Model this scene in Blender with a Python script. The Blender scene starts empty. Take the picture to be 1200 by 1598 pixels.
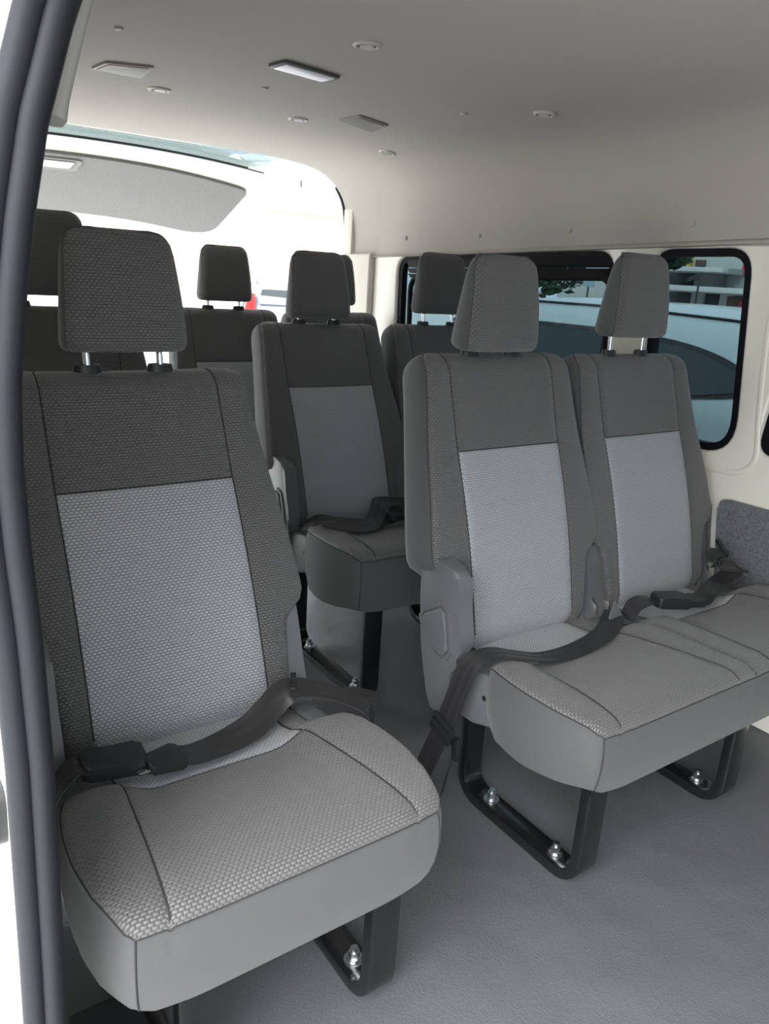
import bpy, bmesh, math, random
import numpy as np
from mathutils import Vector, Matrix
random.seed(7)
SC = bpy.context.scene
COL = SC.collection

# ------------------------------------------------------------------ camera
PITCH, YAW, ROLL = (math.radians(a) for a in (17.063, 35.467, 3.7125))
fwd = Vector((math.sin(YAW)*math.cos(PITCH), math.cos(YAW)*math.cos(PITCH), -math.sin(PITCH)))
rgt = Vector((math.cos(YAW), -math.sin(YAW), 0))
up = rgt.cross(fwd)
r2 = rgt*math.cos(ROLL) + up*math.sin(ROLL)
u2 = -rgt*math.sin(ROLL) + up*math.cos(ROLL)
cd = bpy.data.cameras.new('camera')
cam = bpy.data.objects.new('camera', cd)
COL.objects.link(cam)
M = Matrix((r2, u2, -fwd)).transposed().to_4x4()
M.translation = Vector((0, 0, 1.0919))
cam.matrix_world = M
cd.sensor_fit = 'AUTO'
cd.sensor_width = 36
cd.lens = 1201.0/1598*36
cd.clip_start = 0.02
SC.camera = cam

# ------------------------------------------------------------------ sky and exposure
W = bpy.data.worlds.new('overcast_sky')
SC.world = W
W.use_nodes = True
nt = W.node_tree
bg = nt.nodes['Background']
tc = nt.nodes.new('ShaderNodeTexCoord')
sx = nt.nodes.new('ShaderNodeSeparateXYZ')
nt.links.new(tc.outputs['Generated'], sx.inputs[0])
cr = nt.nodes.new('ShaderNodeValToRGB')
nt.links.new(sx.outputs['Z'], cr.inputs[0])
cr.color_ramp.elements[0].position = 0.0
cr.color_ramp.elements[0].color = (0.86, 0.92, 1.0, 1)
cr.color_ramp.elements[1].position = 0.6
cr.color_ramp.elements[1].color = (0.95, 0.98, 1.0, 1)
nt.links.new(cr.outputs[0], bg.inputs['Color'])
bg.inputs['Strength'].default_value = 2.0
vs = SC.view_settings
vs.view_transform = 'Standard'
vs.look = 'None'
vs.gamma = 1
vs.use_curve_mapping = False
vs.exposure = 0.96
# hazy sun, high on the door side: a very wide soft disc behind thin cloud
sd = bpy.data.lights.new('hazy_sun', 'SUN')
sd.energy = 5.0
sd.angle = math.radians(60)
sd.color = (1.0, 0.985, 0.96)
sun = bpy.data.objects.new('hazy_sun', sd)
COL.objects.link(sun)
sun.rotation_euler = Vector((0.74, 0.32, -0.76)).to_track_quat('-Z', 'Y').to_euler()
SC.cycles.use_denoising = True
SC.cycles.max_bounces = 12
SC.cycles.diffuse_bounces = 6
SC.cycles.transparent_max_bounces = 16

# ------------------------------------------------------------------ materials
def mat(name, col, rough=0.6, metal=0.0, sheen=0.0, spec=0.5, coat=0.0):
    m = bpy.data.materials.new(name)
    m.use_nodes = True
    b = m.node_tree.nodes['Principled BSDF']
    b.inputs['Base Color'].default_value = (*col, 1)
    b.inputs['Roughness'].default_value = rough
    b.inputs['Metallic'].default_value = metal
    b.inputs['Specular IOR Level'].default_value = spec
    if sheen:
        b.inputs['Sheen Weight'].default_value = sheen
        b.inputs['Sheen Roughness'].default_value = 0.5
    if coat:
        b.inputs['Coat Weight'].default_value = coat
        b.inputs['Coat Roughness'].default_value = 0.08
    return m

def N(m, t, **kw):
    n = m.node_tree.nodes.new(t)
    for k, v in kw.items():
        setattr(n, k, v)
    return n

def L(m, a, b):
    m.node_tree.links.new(a, b)

def math_node(m, op, a, b=None):
    n = N(m, 'ShaderNodeMath', operation=op)
    for i, v in enumerate((a, b)):
        if v is None:
            continue
        if isinstance(v, (int, float)):
            n.inputs[i].default_value = v
        else:
            L(m, v, n.inputs[i])
    return n.outputs[0]

def noisy(m, scale, amount, bump=0.0, detail=4, dist=0.002, coord='Object'):
    """small colour variation and a bump from one noise texture"""
    b = m.node_tree.nodes['Principled BSDF']
    col = b.inputs['Base Color'].default_value[:]
    t = N(m, 'ShaderNodeTexCoord')
    nz = N(m, 'ShaderNodeTexNoise')
    nz.inputs['Scale'].default_value = scale
    nz.inputs['Detail'].default_value = detail
    L(m, t.outputs[coord], nz.inputs['Vector'])
    if amount:
        r = N(m, 'ShaderNodeMapRange')
        r.inputs['From Min'].default_value = 0.3
        r.inputs['From Max'].default_value = 0.7
        r.inputs['To Min'].default_value = 1-amount
        r.inputs['To Max'].default_value = 1+amount
        L(m, nz.outputs['Fac'], r.inputs['Value'])
        mx = N(m, 'ShaderNodeVectorMath', operation='SCALE')
        mx.inputs[0].default_value = col[:3]
        L(m, r.outputs[0], mx.inputs['Scale'])
        L(m, mx.outputs[0], b.inputs['Base Color'])
    if bump:
        bp = N(m, 'ShaderNodeBump')
        bp.inputs['Strength'].default_value = bump
        bp.inputs['Distance'].default_value = dist
        L(m, nz.outputs['Fac'], bp.inputs['Height'])
        L(m, bp.outputs[0], b.inputs['Normal'])
    return m

def weave(name, lo, hi, pu=0.0078, pv=0.0048, rough=0.50, sheen=0.3, dist=0.0018):
    """staggered rows of small oval loops, from the UV map (in metres)"""
    m = mat(name, hi, rough, sheen=sheen)
    b = m.node_tree.nodes['Principled BSDF']
    uv = N(m, 'ShaderNodeUVMap')
    s = N(m, 'ShaderNodeSeparateXYZ')
    L(m, uv.outputs[0], s.inputs[0])
    v = math_node(m, 'DIVIDE', s.outputs['Y'], pv)
    row = math_node(m, 'FLOOR', v)
    half = math_node(m, 'MULTIPLY', math_node(m, 'FLOORED_MODULO', row, 2.0), 0.5)
    u = math_node(m, 'ADD', math_node(m, 'DIVIDE', s.outputs['X'], pu), half)
    fu = math_node(m, 'SUBTRACT', math_node(m, 'FRACT', u), 0.5)
    fv = math_node(m, 'SUBTRACT', math_node(m, 'FRACT', v), 0.5)
    cu = math_node(m, 'COSINE', math_node(m, 'MULTIPLY', fu, math.pi))
    cv = math_node(m, 'COSINE', math_node(m, 'MULTIPLY', fv, math.pi))
    h = math_node(m, 'MULTIPLY', math_node(m, 'POWER', cu, 0.45), math_node(m, 'POWER', cv, 0.45))
    mx = N(m, 'ShaderNodeMix', data_type='RGBA')
    L(m, h, mx.inputs['Factor'])
    mx.inputs['A'].default_value = (*lo, 1)
    mx.inputs['B'].default_value = (*hi, 1)
    L(m, mx.outputs['Result'], b.inputs['Base Color'])
    bp = N(m, 'ShaderNodeBump')
    bp.inputs['Strength'].default_value = 0.8
    bp.inputs['Distance'].default_value = dist
    L(m, h, bp.inputs['Height'])
    L(m, bp.outputs[0], b.inputs['Normal'])
    return m

def glass(name, tint, gloss=0.08, rough=0.0):
    m = bpy.data.materials.new(name)
    m.use_nodes = True
    m.node_tree.nodes.clear()
    out = N(m, 'ShaderNodeOutputMaterial')
    t = N(m, 'ShaderNodeBsdfTransparent')
    t.inputs['Color'].default_value = (*tint, 1)
    g = N(m, 'ShaderNodeBsdfGlossy')
    g.inputs['Roughness'].default_value = rough
    mx = N(m, 'ShaderNodeMixShader')
    fr = N(m, 'ShaderNodeLayerWeight')
    fr.inputs['Blend'].default_value = gloss or 0.1
    if gloss:
        L(m, fr.outputs['Fresnel'], mx.inputs[0])
    else:
        mx.inputs[0].default_value = 0.22
    L(m, t.outputs[0], mx.inputs[1])
    L(m, g.outputs[0], mx.inputs[2])
    L(m, mx.outputs[0], out.inputs[0])
    return m

MT = {
 'weave_dark': weave('charcoal_woven_fabric', (0.043, 0.043, 0.045), (0.130, 0.129, 0.132)),
 'weave_light': weave('light_grey_woven_fabric', (0.135, 0.145, 0.160), (0.47, 0.492, 0.525)),
 'plain': noisy(mat('plain_grey_fabric', (0.072, 0.0755, 0.079), 0.8, sheen=0.2), 900, 0.10, 0.15, dist=0.0006),
 'plastic': noisy(mat('grey_moulded_plastic', (0.135, 0.142, 0.150), 0.42), 700, 0, 0.06, dist=0.0004),
 'black_plastic': mat('black_plastic', (0.018, 0.020, 0.023), 0.42),
 'frame': mat('black_painted_steel', (0.008, 0.009, 0.010), 0.24, spec=0.6, coat=0.3),
 'chrome': mat('chrome', (0.78, 0.79, 0.80), 0.12, metal=1),
 'zinc': mat('zinc_plated_steel', (0.55, 0.57, 0.60), 0.32, metal=1),
 'seam': mat('dark_seam_thread', (0.03, 0.03, 0.031), 0.8),
 'headliner': noisy(mat('beige_headliner', (0.44, 0.418, 0.387), 0.9), 420, 0.05, 0.2, dist=0.0008),
 'cream': mat('cream_paint', (0.86, 0.835, 0.75), 0.28, coat=0.4),
 'cream_trim': mat('cream_plastic', (0.66, 0.635, 0.56), 0.55),
 'carpet': noisy(mat('grey_felt_carpet', (0.135, 0.145, 0.158), 0.95, sheen=0.3), 160, 0.35, 0.5, 8, 0.003),
 'felt': noisy(mat('grey_tailgate_felt', (0.14, 0.138, 0.133), 0.95, sheen=0.2), 120, 0.18, 0.3, 8, 0.002),
 'rubber': mat('black_rubber', (0.020, 0.022, 0.026), 0.38),
 'seal': noisy(mat('dark_grey_door_seal', (0.018, 0.020, 0.024), 0.6, spec=0.2), 600, 0.08, 0.1, dist=0.0005),
 'window_trim': mat('black_window_frame', (0.006, 0.006, 0.009), 0.55, spec=0.12),
 'webbing': mat('black_webbing', (0.026, 0.026, 0.028), 0.38, spec=0.6),
 'webbing_edge': mat('black_webbing_edge', (0.006, 0.006, 0.007), 0.6),
 'grey_trim': mat('warm_grey_plastic', (0.40, 0.385, 0.36), 0.6),
 'vent_rim': mat('pale_vent_plastic', (0.55, 0.53, 0.50), 0.5),
 'handle_grey': mat('grey_handle_plastic', (0.16, 0.16, 0.155), 0.55),
 'cover_grey': mat('mid_grey_plastic', (0.27, 0.26, 0.245), 0.6),
 'rim_grey': mat('dark_grey_lamp_rim', (0.07, 0.07, 0.07), 0.5),
 'lamp_lens': mat('frosted_lamp_lens', (0.80, 0.81, 0.82), 0.3),
 'garnish': mat('light_grey_pillar_trim', (0.38, 0.37, 0.35), 0.7),
 'tinted': glass('tinted_side_glass', (0.29, 0.355, 0.375), 0.10),
 'tailglass': glass('tailgate_glass', (0.47, 0.53, 0.545), 0.0),
 'asphalt': noisy(mat('pale_concrete_ground', (0.66, 0.65, 0.63), 0.9), 1.5, 0.12, 0.1),
}
# vinyl floor: leather grain and slow waves
mv = MT['floor'] = mat('grey_vinyl_floor', (0.112, 0.119, 0.128), 0.40)
b = mv.node_tree.nodes['Principled BSDF']
t = N(mv, 'ShaderNodeTexCoord')
n1 = N(mv, 'ShaderNodeTexVoronoi'); n1.inputs['Scale'].default_value = 260
n2 = N(mv, 'ShaderNodeTexNoise'); n2.inputs['Scale'].default_value = 90; n2.inputs['Detail'].default_value = 6
n3 = N(mv, 'ShaderNodeTexNoise'); n3.inputs['Scale'].default_value = 5.0; n3.inputs['Detail'].default_value = 2
for n in (n1, n2, n3):
    L(mv, t.outputs['Object'], n.inputs['Vector'])
b1 = N(mv, 'ShaderNodeBump'); b1.inputs['Strength'].default_value = 0.35; b1.inputs['Distance'].default_value = 0.0012
L(mv, math_node(mv, 'ADD', n1.outputs['Distance'], n2.outputs['Fac']), b1.inputs['Height'])
b2 = N(mv, 'ShaderNodeBump'); b2.inputs['Strength'].default_value = 0.35; b2.inputs['Distance'].default_value = 0.03
L(mv, n3.outputs['Fac'], b2.inputs['Height'])
L(mv, b2.outputs[0], b1.inputs['Normal'])
L(mv, b1.outputs[0], b.inputs['Normal'])
rr = N(mv, 'ShaderNodeMapRange'); rr.inputs['To Min'].default_value = 0.33; rr.inputs['To Max'].default_value = 0.52
L(mv, n2.outputs['Fac'], rr.inputs['Value']); L(mv, rr.outputs[0], b.inputs['Roughness'])
# ribbed webbing (UV across the belt)
mw = MT['webbing']
b = mw.node_tree.nodes['Principled BSDF']
uvn = N(mw, 'ShaderNodeUVMap'); s_ = N(mw, 'ShaderNodeSeparateXYZ'); L(mw, uvn.outputs[0], s_.inputs[0])
st = math_node(mw, 'SINE', math_node(mw, 'MULTIPLY', s_.outputs['X'], 6.283*2.5))
mr = N(mw, 'ShaderNodeMapRange'); mr.inputs['From Min'].default_value = -1
mr.inputs['To Min'].default_value = 0.30; mr.inputs['To Max'].default_value = 0.52
L(mw, st, mr.inputs['Value']); L(mw, mr.outputs[0], b.inputs['Roughness'])

# ------------------------------------------------------------------ helpers
def obj(name, me, parent=None, mats=()):
    for m in mats:
        me.materials.append(MT[m] if isinstance(m, str) else m)
    o = bpy.data.objects.new(name, me)
    COL.objects.link(o)
    if parent is not None:
        o.parent = parent
    return o

def empty(name, loc=(0, 0, 0), rz=0.0):
    o = bpy.data.objects.new(name, None)
    o.empty_display_size = 0.1
    COL.objects.link(o)
    o.location = loc
    o.rotation_euler = (0, 0, rz)
    return o

def tag(o, label=None, cat=None, group=None, kind=None):
    for k, v in (('label', label), ('category', cat), ('group', group), ('kind', kind)):
        if v:
            o[k] = v
    return o

def struct(o, label=None, cat=None):
    return tag(o, label, cat, kind='structure')

def shade(me, ang=None):
    me.polygons.foreach_set('use_smooth', [True]*len(me.polygons))
    if ang:
        me.set_sharp_from_angle(angle=math.radians(ang))
    me.update()

def from_bm(name, bm, parent=None, mats=(), smooth=35):
    bmesh.ops.recalc_face_normals(bm, faces=bm.faces)
    me = bpy.data.meshes.new(name)
    bm.to_mesh(me)
    bm.free()
    if smooth:
        shade(me, smooth)
    return obj(name, me, parent, mats)

def pydata(name, V, F, parent=None, mats=(), mi=None, uv=None, smooth=35, fix=True):
    me = bpy.data.meshes.new(name)
    me.from_pydata([tuple(v) for v in V], [], F)
    if mi is not None:
        me.polygons.foreach_set('material_index', mi)
    if uv is not None:
        l = me.uv_layers.new(name='UVMap')
        for lp in me.loops:
            l.data[lp.index].uv = uv[lp.vertex_index]
    if fix:
        bm = bmesh.new(); bm.from_mesh(me)
        bmesh.ops.recalc_face_normals(bm, faces=bm.faces)
        bm.to_mesh(me); bm.free()
    if smooth:
        shade(me, smooth)
    return obj(name, me, parent, mats)

def add_box(bm, c, s, bev=0.0, seg=2, rot=None):
    g = bmesh.ops.create_cube(bm, size=1)
    vs_ = g['verts']
    for v in vs_:
        v.co = Vector((v.co.x*s[0], v.co.y*s[1], v.co.z*s[2]))
    if bev:
        es = list({e for v in vs_ for e in v.link_edges})
        r = bmesh.ops.bevel(bm, geom=es, offset=bev, segments=seg, profile=0.6, affect='EDGES')
        vs_ = list({v for f in r['faces'] for v in f.verts} | {v for v in vs_ if v.is_valid})
    for v in vs_:
        p = v.co
        if rot is not None:
            p = rot @ p
        v.co = p + Vector(c)
    return vs_

def add_cyl(bm, a, b_, r, seg=20, r2_=None):
    a, b_ = Vector(a), Vector(b_)
    d = b_-a
    g = bmesh.ops.create_cone(bm, cap_ends=True, segments=seg, radius1=r, radius2=r if r2_ is None else r2_, depth=d.length)
    q = d.to_track_quat('Z', 'Y').to_matrix()
    for v in g['verts']:
        v.co = q @ v.co + (a+b_)/2
    return g['verts']

def add_prism(bm, pts, axis, lo, hi, bev=0.0, seg=2):
    """polygon (list of 2D pts) extruded along axis 'x','y' or 'z' from lo to hi"""
    def P(p, h):
        return {'x': (h, p[0], p[1]), 'y': (p[0], h, p[1]), 'z': (p[0], p[1], h)}[axis]
    A = [bm.verts.new(P(p, lo)) for p in pts]
    B = [bm.verts.new(P(p, hi)) for p in pts]
    fs = [bm.faces.new(A), bm.faces.new(list(reversed(B)))]
    n = len(pts)
    for i in range(n):
        fs.append(bm.faces.new((A[i], B[i], B[(i+1) % n], A[(i+1) % n])))
    if bev:
        es = list(fs[0].edges)+list(fs[1].edges)
        bmesh.ops.bevel(bm, geom=es, offset=bev, segments=seg, profile=0.6, affect='EDGES')

def rrect(w, h, r, n=6, cx=0, cy=0):
    out = []
    for (sx_, sy_, a0) in ((1, 1, 0), (-1, 1, 90), (-1, -1, 180), (1, -1, 270)):
        for k in range(n+1):
            a = math.radians(a0+90*k/n)
            out.append((cx+sx_*(w/2-r)+r*math.cos(a), cy+sy_*(h/2-r)+r*math.sin(a)))
    return out

def spline(pts, n=8, closed=False):
    """Catmull-Rom through pts (any dimension)"""
    P = [np.array(p, float) for p in pts]
    m = len(P)
    out = []
    rng = range(m) if closed else range(m-1)
    for i in rng:
        if closed:
            p0, p1, p2, p3 = P[i-1], P[i], P[(i+1) % m], P[(i+2) % m]
        else:
            p1, p2 = P[i], P[i+1]
            p0 = P[i-1] if i > 0 else 2*p1-p2
            p3 = P[i+2] if i+2 < m else 2*p2-p1
        for k in range(n):
            t_ = k/n
            out.append(0.5*((2*p1)+(p2-p0)*t_+(2*p0-5*p1+4*p2-p3)*t_**2+(3*p1-p0-3*p2+p3)*t_**3))
    if not closed:
        out.append(P[-1])
    return out

def sweep(name, path, prof, side, parent=None, mats=(), closed=False, smooth=40, uvw=False, sides=None):
    """sweep a closed 2D profile (along side, along normal) on a 3D path; side = lateral direction(s)"""
    path = [Vector(p) for p in path]
    n, k = len(path), len(prof)
    V, F, UV = [], [], []
    for i, p in enumerate(path):
        if closed:
            t_ = path[(i+1) % n]-path[i-1]
        else:
            t_ = path[min(i+1, n-1)]-path[max(i-1, 0)]
        t_.normalize()
        s = Vector(sides[i]) if sides is not None else Vector(side)
        s = (s - t_*s.dot(t_)).normalized()
        nn = t_.cross(s)
        for q in prof:
            V.append(p+s*q[0]+nn*q[1])
            UV.append((q[0], i))
    for i in range(n if closed else n-1):
        a, b2_ = i*k, ((i+1) % n)*k
        for j in range(k):
            F.append((a+j, a+(j+1) % k, b2_+(j+1) % k, b2_+j))
    if not closed:
        F.append(tuple(range(k-1, -1, -1)))
        F.append(tuple((n-1)*k+j for j in range(k)))
    uv = None
    if uvw:
        w = max(q[0] for q in prof)
        uv = [((u+w)/(2*w), v) for u, v in UV]
    return pydata(name, V, F, parent, mats, uv=uv, smooth=smooth)

def belt(name, pts, sides, parent, w=0.047, n=6, th=0.0016):
    P = spline(pts, n)
    S = spline(sides, n)
    prof = [(-w/2, -th/2), (-w/4, -th/2), (0, -th/2), (w/4, -th/2), (w/2, -th/2),
            (w/2, th/2), (w/4, th/2), (0, th/2), (-w/4, th/2), (-w/2, th/2)]
    return sweep(name, P, prof, None, parent, ('webbing',), sides=S, uvw=True, smooth=30)

def sst(a, b_, x):
    t_ = min(1, max(0, (x-a)/(b_-a)))
    return t_*t_*(3-2*t_)

def itp(x, pts):
    return float(np.interp(x, [p[0] for p in pts], [p[1] for p in pts]))

# ------------------------------------------------------------------ the van shell
CX = 1.0                                  # middle of the van
YF, YR = -2.2, 3.13                       # front bulkhead, rear edge
XR = 1.93                                 # inner face of the far wall

# floor
bm = bmesh.new()
nx, ny = 40, 90
grid = {}
for i in range(nx+1):
    for j in range(ny+1):
        x = 0.10+(XR+0.02-0.10)*i/nx
        y = YF+(YR+0.02-YF)*j/ny
        z = -0.055*sst(1.14, 1.40, y)
        # the cover bulges in soft waves behind the first row, over the wheel arches
        z += 0.010*math.exp(-((y-1.62-0.25*(x-1.0))/0.06)**2)*sst(0.75, 0.95, x)*(1-sst(1.15, 1.3, x))
        z += 0.008*math.exp(-((y-1.92+0.3*(x-1.0))/0.07)**2)*sst(0.7, 0.9, x)*(1-sst(1.2, 1.35, x))
        grid[i, j] = bm.verts.new((x, y, z))
for i in range(nx):
    for j in range(ny):
        bm.faces.new((grid[i, j], grid[i+1, j], grid[i+1, j+1], grid[i, j+1]))
g = bmesh.ops.extrude_face_region(bm, geom=bm.faces[:])
for v in [e for e in g['geom'] if isinstance(e, bmesh.types.BMVert)]:
    v.co.z = -0.06
floor = struct(from_bm('floor', bm, None, ('floor',), 60), 'grey embossed vinyl van floor', 'floor')

# ceiling: moulded headliner, arched section from the door side to the far windows
def ceil_section(y):
    zl = 1.158+(3.06-y)*0.036
    half = [(0, 1.535), (0.30, 1.534), (0.55, 1.529), (0.68, 1.519), (0.75, 1.506), (0.80, 1.487), (0.845, 1.458),
            (0.878, 1.425), (0.902, 1.385), (0.918, 1.33), (0.926, 1.27), (0.929, 1.22)]
    pts = [(CX+a, z) for a, z in half]
    pts += [(CX+0.927, zl+0.012), (CX+0.916, zl), (CX+0.945, zl-0.003)]
    left = [(CX-a, z) for a, z in half if z > 1.32]
    return list(reversed(left[1:]))+pts
sec0 = spline(ceil_section(0), 4)
ys = list(np.linspace(YF, YR-0.05, 60))+[YR-0.02, YR]
V, F = [], []
k = len(sec0)
for y in ys:
    V += [(p[0], y, p[1]) for p in spline(ceil_section(y), 4)]
nb = len(V)
for y in ys:
    V += [(CX+(p[0]-CX)*1.03+0.004, y, p[1]+0.028) for p in spline(ceil_section(y), 4)]
for i in range(len(ys)-1):
    for j in range(k-1):
        a = i*k+j
        F.append((a, a+1, a+k+1, a+k))
        F.append((nb+a, nb+a+k, nb+a+k+1, nb+a+1))
for j in range(k-1):
    F.append((j, nb+j, nb+j+1, j+1))
    e = (len(ys)-1)*k+j
    F.append((e, e+1, nb+e+1, nb+e))
for i in range(len(ys)-1):
    a = i*k
    F.append((a, a+k, nb+a+k, nb+a))
    a = i*k+k-1
    F.append((a, nb+a, nb+a+k, a+k))
ceiling = struct(pydata('ceiling', V, F, None, ('headliner',), smooth=50), 'beige moulded headliner of the van', 'ceiling')

def wall_with_holes(name, outer, holes, x0, x1, mats, parent=None, bev=0.012):
    """panel in the y-z plane with rounded holes; inner face at x0, outer face at x1"""
    bm = bmesh.new()
    loops = []
    for L_ in [outer]+holes:
        vs_ = [bm.verts.new((x0, p[0], p[1])) for p in L_]
        loops.append([bm.edges.new((vs_[i], vs_[(i+1) % len(vs_)])) for i in range(len(vs_))])
    es = [e for l in loops for e in l]
    bmesh.ops.triangle_fill(bm, use_beauty=True, use_dissolve=False, edges=es)
    hole_edges = [e for l in loops[1:] for e in l]
    g = bmesh.ops.extrude_face_region(bm, geom=bm.faces[:])
    for v in [q for q in g['geom'] if isinstance(q, bmesh.types.BMVert)]:
        v.co.x = x1
    if bev:
        he = [e for e in hole_edges if e.is_valid]
        bmesh.ops.bevel(bm, geom=he, offset=bev, segments=3, profile=0.5, affect='EDGES')
    return from_bm(name, bm, parent, mats, 40)

def quad_round(tl, tr, br, bl, r, n=7):
    """rounded quadrilateral, corners given clockwise"""
    P = [np.array(q, float) for q in (tl, tr, br, bl)]
    out = []
    for i in range(4):
        p, a, c = P[i], P[i-1], P[(i+1) % 4]
        da, dc = (a-p)/np.linalg.norm(a-p), (c-p)/np.linalg.norm(c-p)
        rr_ = r[i] if isinstance(r, (list, tuple)) else r
        q0, q1 = p+da*rr_, p+dc*rr_
        for k_ in range(n+1):
            t_ = k_/n
            out.append(tuple((1-t_)**2*q0+2*t_*(1-t_)*p+t_**2*q1))
    return out

# far wall, windows: (y high = rear)
WIN = {
 1: quad_round((2.735, 1.172), (1.615, 1.206), (1.585, 0.700), (2.715, 0.690), 0.075),
 2: quad_round((1.476, 1.211), (1.180, 1.217), (1.122, 0.682), (1.440, 0.685), [0.06, 0.07, 0.11, 0.09]),
 3: quad_round((1.020, 1.214), (-1.35, 1.25), (-1.40, 0.705), (1.064, 0.705), [0.07, 0.07, 0.08, 0.05]),
}
outer = [(YF, 0.0), (YR, 0.0), (YR, 1.21), (YF, 1.45)]
wall_right = struct(wall_with_holes('wall_right', outer, [WIN[1], WIN[2], WIN[3]], XR, XR+0.05, ('cream',)),
                    'cream painted metal wall around the far side windows', 'wall')
def ring(pts, d):
    """inset (d>0) a loop of 2D points toward its centre line"""
    P = [np.array(p) for p in pts]
    n = len(P)
    area = sum(P[i-1][0]*P[i][1]-P[i][0]*P[i-1][1] for i in range(n))
    sg = 1 if area > 0 else -1
    out = []
    for i in range(n):
        t_ = P[(i+1) % n]-P[i-1]
        t_ = t_/(np.linalg.norm(t_)+1e-9)
        out.append(tuple(P[i]+sg*d*np.array((-t_[1], t_[0]))))
    return out

def frame_ring(name, lo, li, x0, x1, parent, m):
    n = len(lo)
    V = [(x0, *p) for p in lo]+[(x0, *p) for p in li]+[(x1, *p) for p in lo]+[(x1, *p) for p in li]
    F = []
    for i in range(n):
        j = (i+1) % n
        F += [(i, j, n+j, n+i), (2*n+i, 3*n+i, 3*n+j, 2*n+j), (i, 2*n+i, 2*n+j, j), (n+i, n+j, 3*n+j, 3*n+i)]
    return pydata(name, V, F, parent, (m,), smooth=30)

def pane(name, pts, x, parent, m, th=0.004):
    bm = bmesh.new()
    add_prism(bm, pts, 'x', x, x+th)
    return from_bm(name, bm, parent, (m,), 0)

for i in (1, 2, 3):
    w_ = empty('window_%d' % i, (0, 0, 0))
    struct(w_, {1: 'long tinted sliding window behind the second row', 2: 'tinted window beside the front double seat',
                3: 'tinted window at the right edge of the view'}[i], 'window')
    bw = {1: 0.022, 2: 0.020, 3: 0.022}[i]
    lo = ring(WIN[i], -0.002)
    frame_ring('rubber_frame', lo, ring(WIN[i], bw), XR+0.012, XR+0.040, w_, 'window_trim')
    pane('pane', ring(WIN[i], bw-0.004), XR+0.024, w_, 'tinted')
    if i == 1:
        # sliding sash: stepped dark bars at the top and an inner rounded sash frame
        bm = bmesh.new()
        for (za, zb, xa) in ((1.158, 1.190, 0.006), (1.137, 1.155, 0.012), (1.118, 1.134, 0.018)):
            def zz(z, y):
                return z-(y-1.62)*0.028
            pts = [(1.615, zz(za, 1.615)), (2.66, zz(za, 2.66)), (2.68, zz(zb, 2.68)), (1.60, zz(zb, 1.60))]
            add_prism(bm, pts, 'x', XR+xa, XR+0.045, 0.003)
        from_bm('sash_rail', bm, w_, ('window_trim',), 40)
        sash = quad_round((2.20, 1.105), (1.625, 1.122), (1.605, 0.735), (2.18, 0.725), 0.06)
        frame_ring('sash_frame', ring(sash, -0.024), ring(sash, 0.0), XR+0.010, XR+0.034, w_, 'window_trim')
        sash = quad_round((2.66, 1.09), (2.23, 1.105), (2.21, 0.725), (2.64, 0.72), 0.06)
        frame_ring('sash_frame', ring(sash, -0.010), ring(sash, 0.0), XR+0.014, XR+0.034, w_, 'window_trim')

# pressed ribs on the cream wall around window 2
def wall_bead(name, pts, r=0.006, m='cream'):
    P = spline([(XR-0.001, *p) for p in pts], 6)
    prof = [(r*1.6*math.cos(a), r*0.7*math.sin(a)) for a in np.linspace(0, 2*math.pi, 10, endpoint=False)]
    return struct(sweep(name, P, prof, None, None, (m,), sides=[(0, 1, 0.3)]*len(P)), None, 'trim')
wall_bead('trim_1', [(1.098, 1.20), (1.092, 1.0), (1.072, 0.80), (1.058, 0.70), (1.085, 0.655), (1.14, 0.642), (1.30, 0.637), (1.48, 0.637)], 0.005)
# door pillar garnish at the rear end of the far wall
bm = bmesh.new()
add_prism(bm, [(2.90, 0.55), (3.125, 0.55), (3.125, 1.172), (2.90, 1.178)], 'x', XR-0.030, XR+0.002, 0.012, 3)
struct(from_bm('trim_2', bm, None, ('cream_trim',)), 'beige rear pillar trim', 'trim')

# felt side panels below the windows
def felt_panel(name, pts, label):
    bm = bmesh.new()
    add_prism(bm, pts, 'x', XR-0.020, XR-0.002, 0.010, 3)
    p = from_bm(name, bm, None, ('carpet',))
    tag(p, label, 'wall panel', 'felt wall panels')
    return p
pa = felt_panel('wall_lining_panel', quad_round((1.130, 0.572), (-0.60, 0.592), (-0.60, 0.10), (1.055, 0.10), 0.03),
                'grey felt wall panel right of the front double seat')
pb = felt_panel('wall_lining_panel', quad_round((2.85, 0.56), (1.155, 0.572), (1.085, 0.10), (2.85, 0.10), 0.03),
                'dark felt wall panel behind the front double seat')
for (y, z) in ((1.100, 0.535), (1.070, 0.372), (0.45, 0.54)):
    bm = bmesh.new()
    add_cyl(bm, (XR-0.0215, y, z), (XR-0.019, y, z), 0.011, 20, 0.013)
    q = from_bm('trim_clip', bm, pa, ('carpet',))
bm = bmesh.new()
add_prism(bm, [(YF, 0.0), (YR, 0.0), (YR, 0.075), (YF, 0.075)], 'x', XR-0.045, XR+0.001, 0.012, 3)
struct(from_bm('baseboard_right', bm, None, ('cream',)), 'cream sill along the foot of the far wall', 'baseboard')

# front bulkhead (behind the camera): unseen wall, raised high to hold back windscreen light
bm = bmesh.new()
add_box(bm, (CX, YF-0.03, 0.66), (1.86, 0.06, 1.36), 0.01)
struct(from_bm('wall_front_light_block', bm, None, ('grey_trim',)), None, 'wall')

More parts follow.
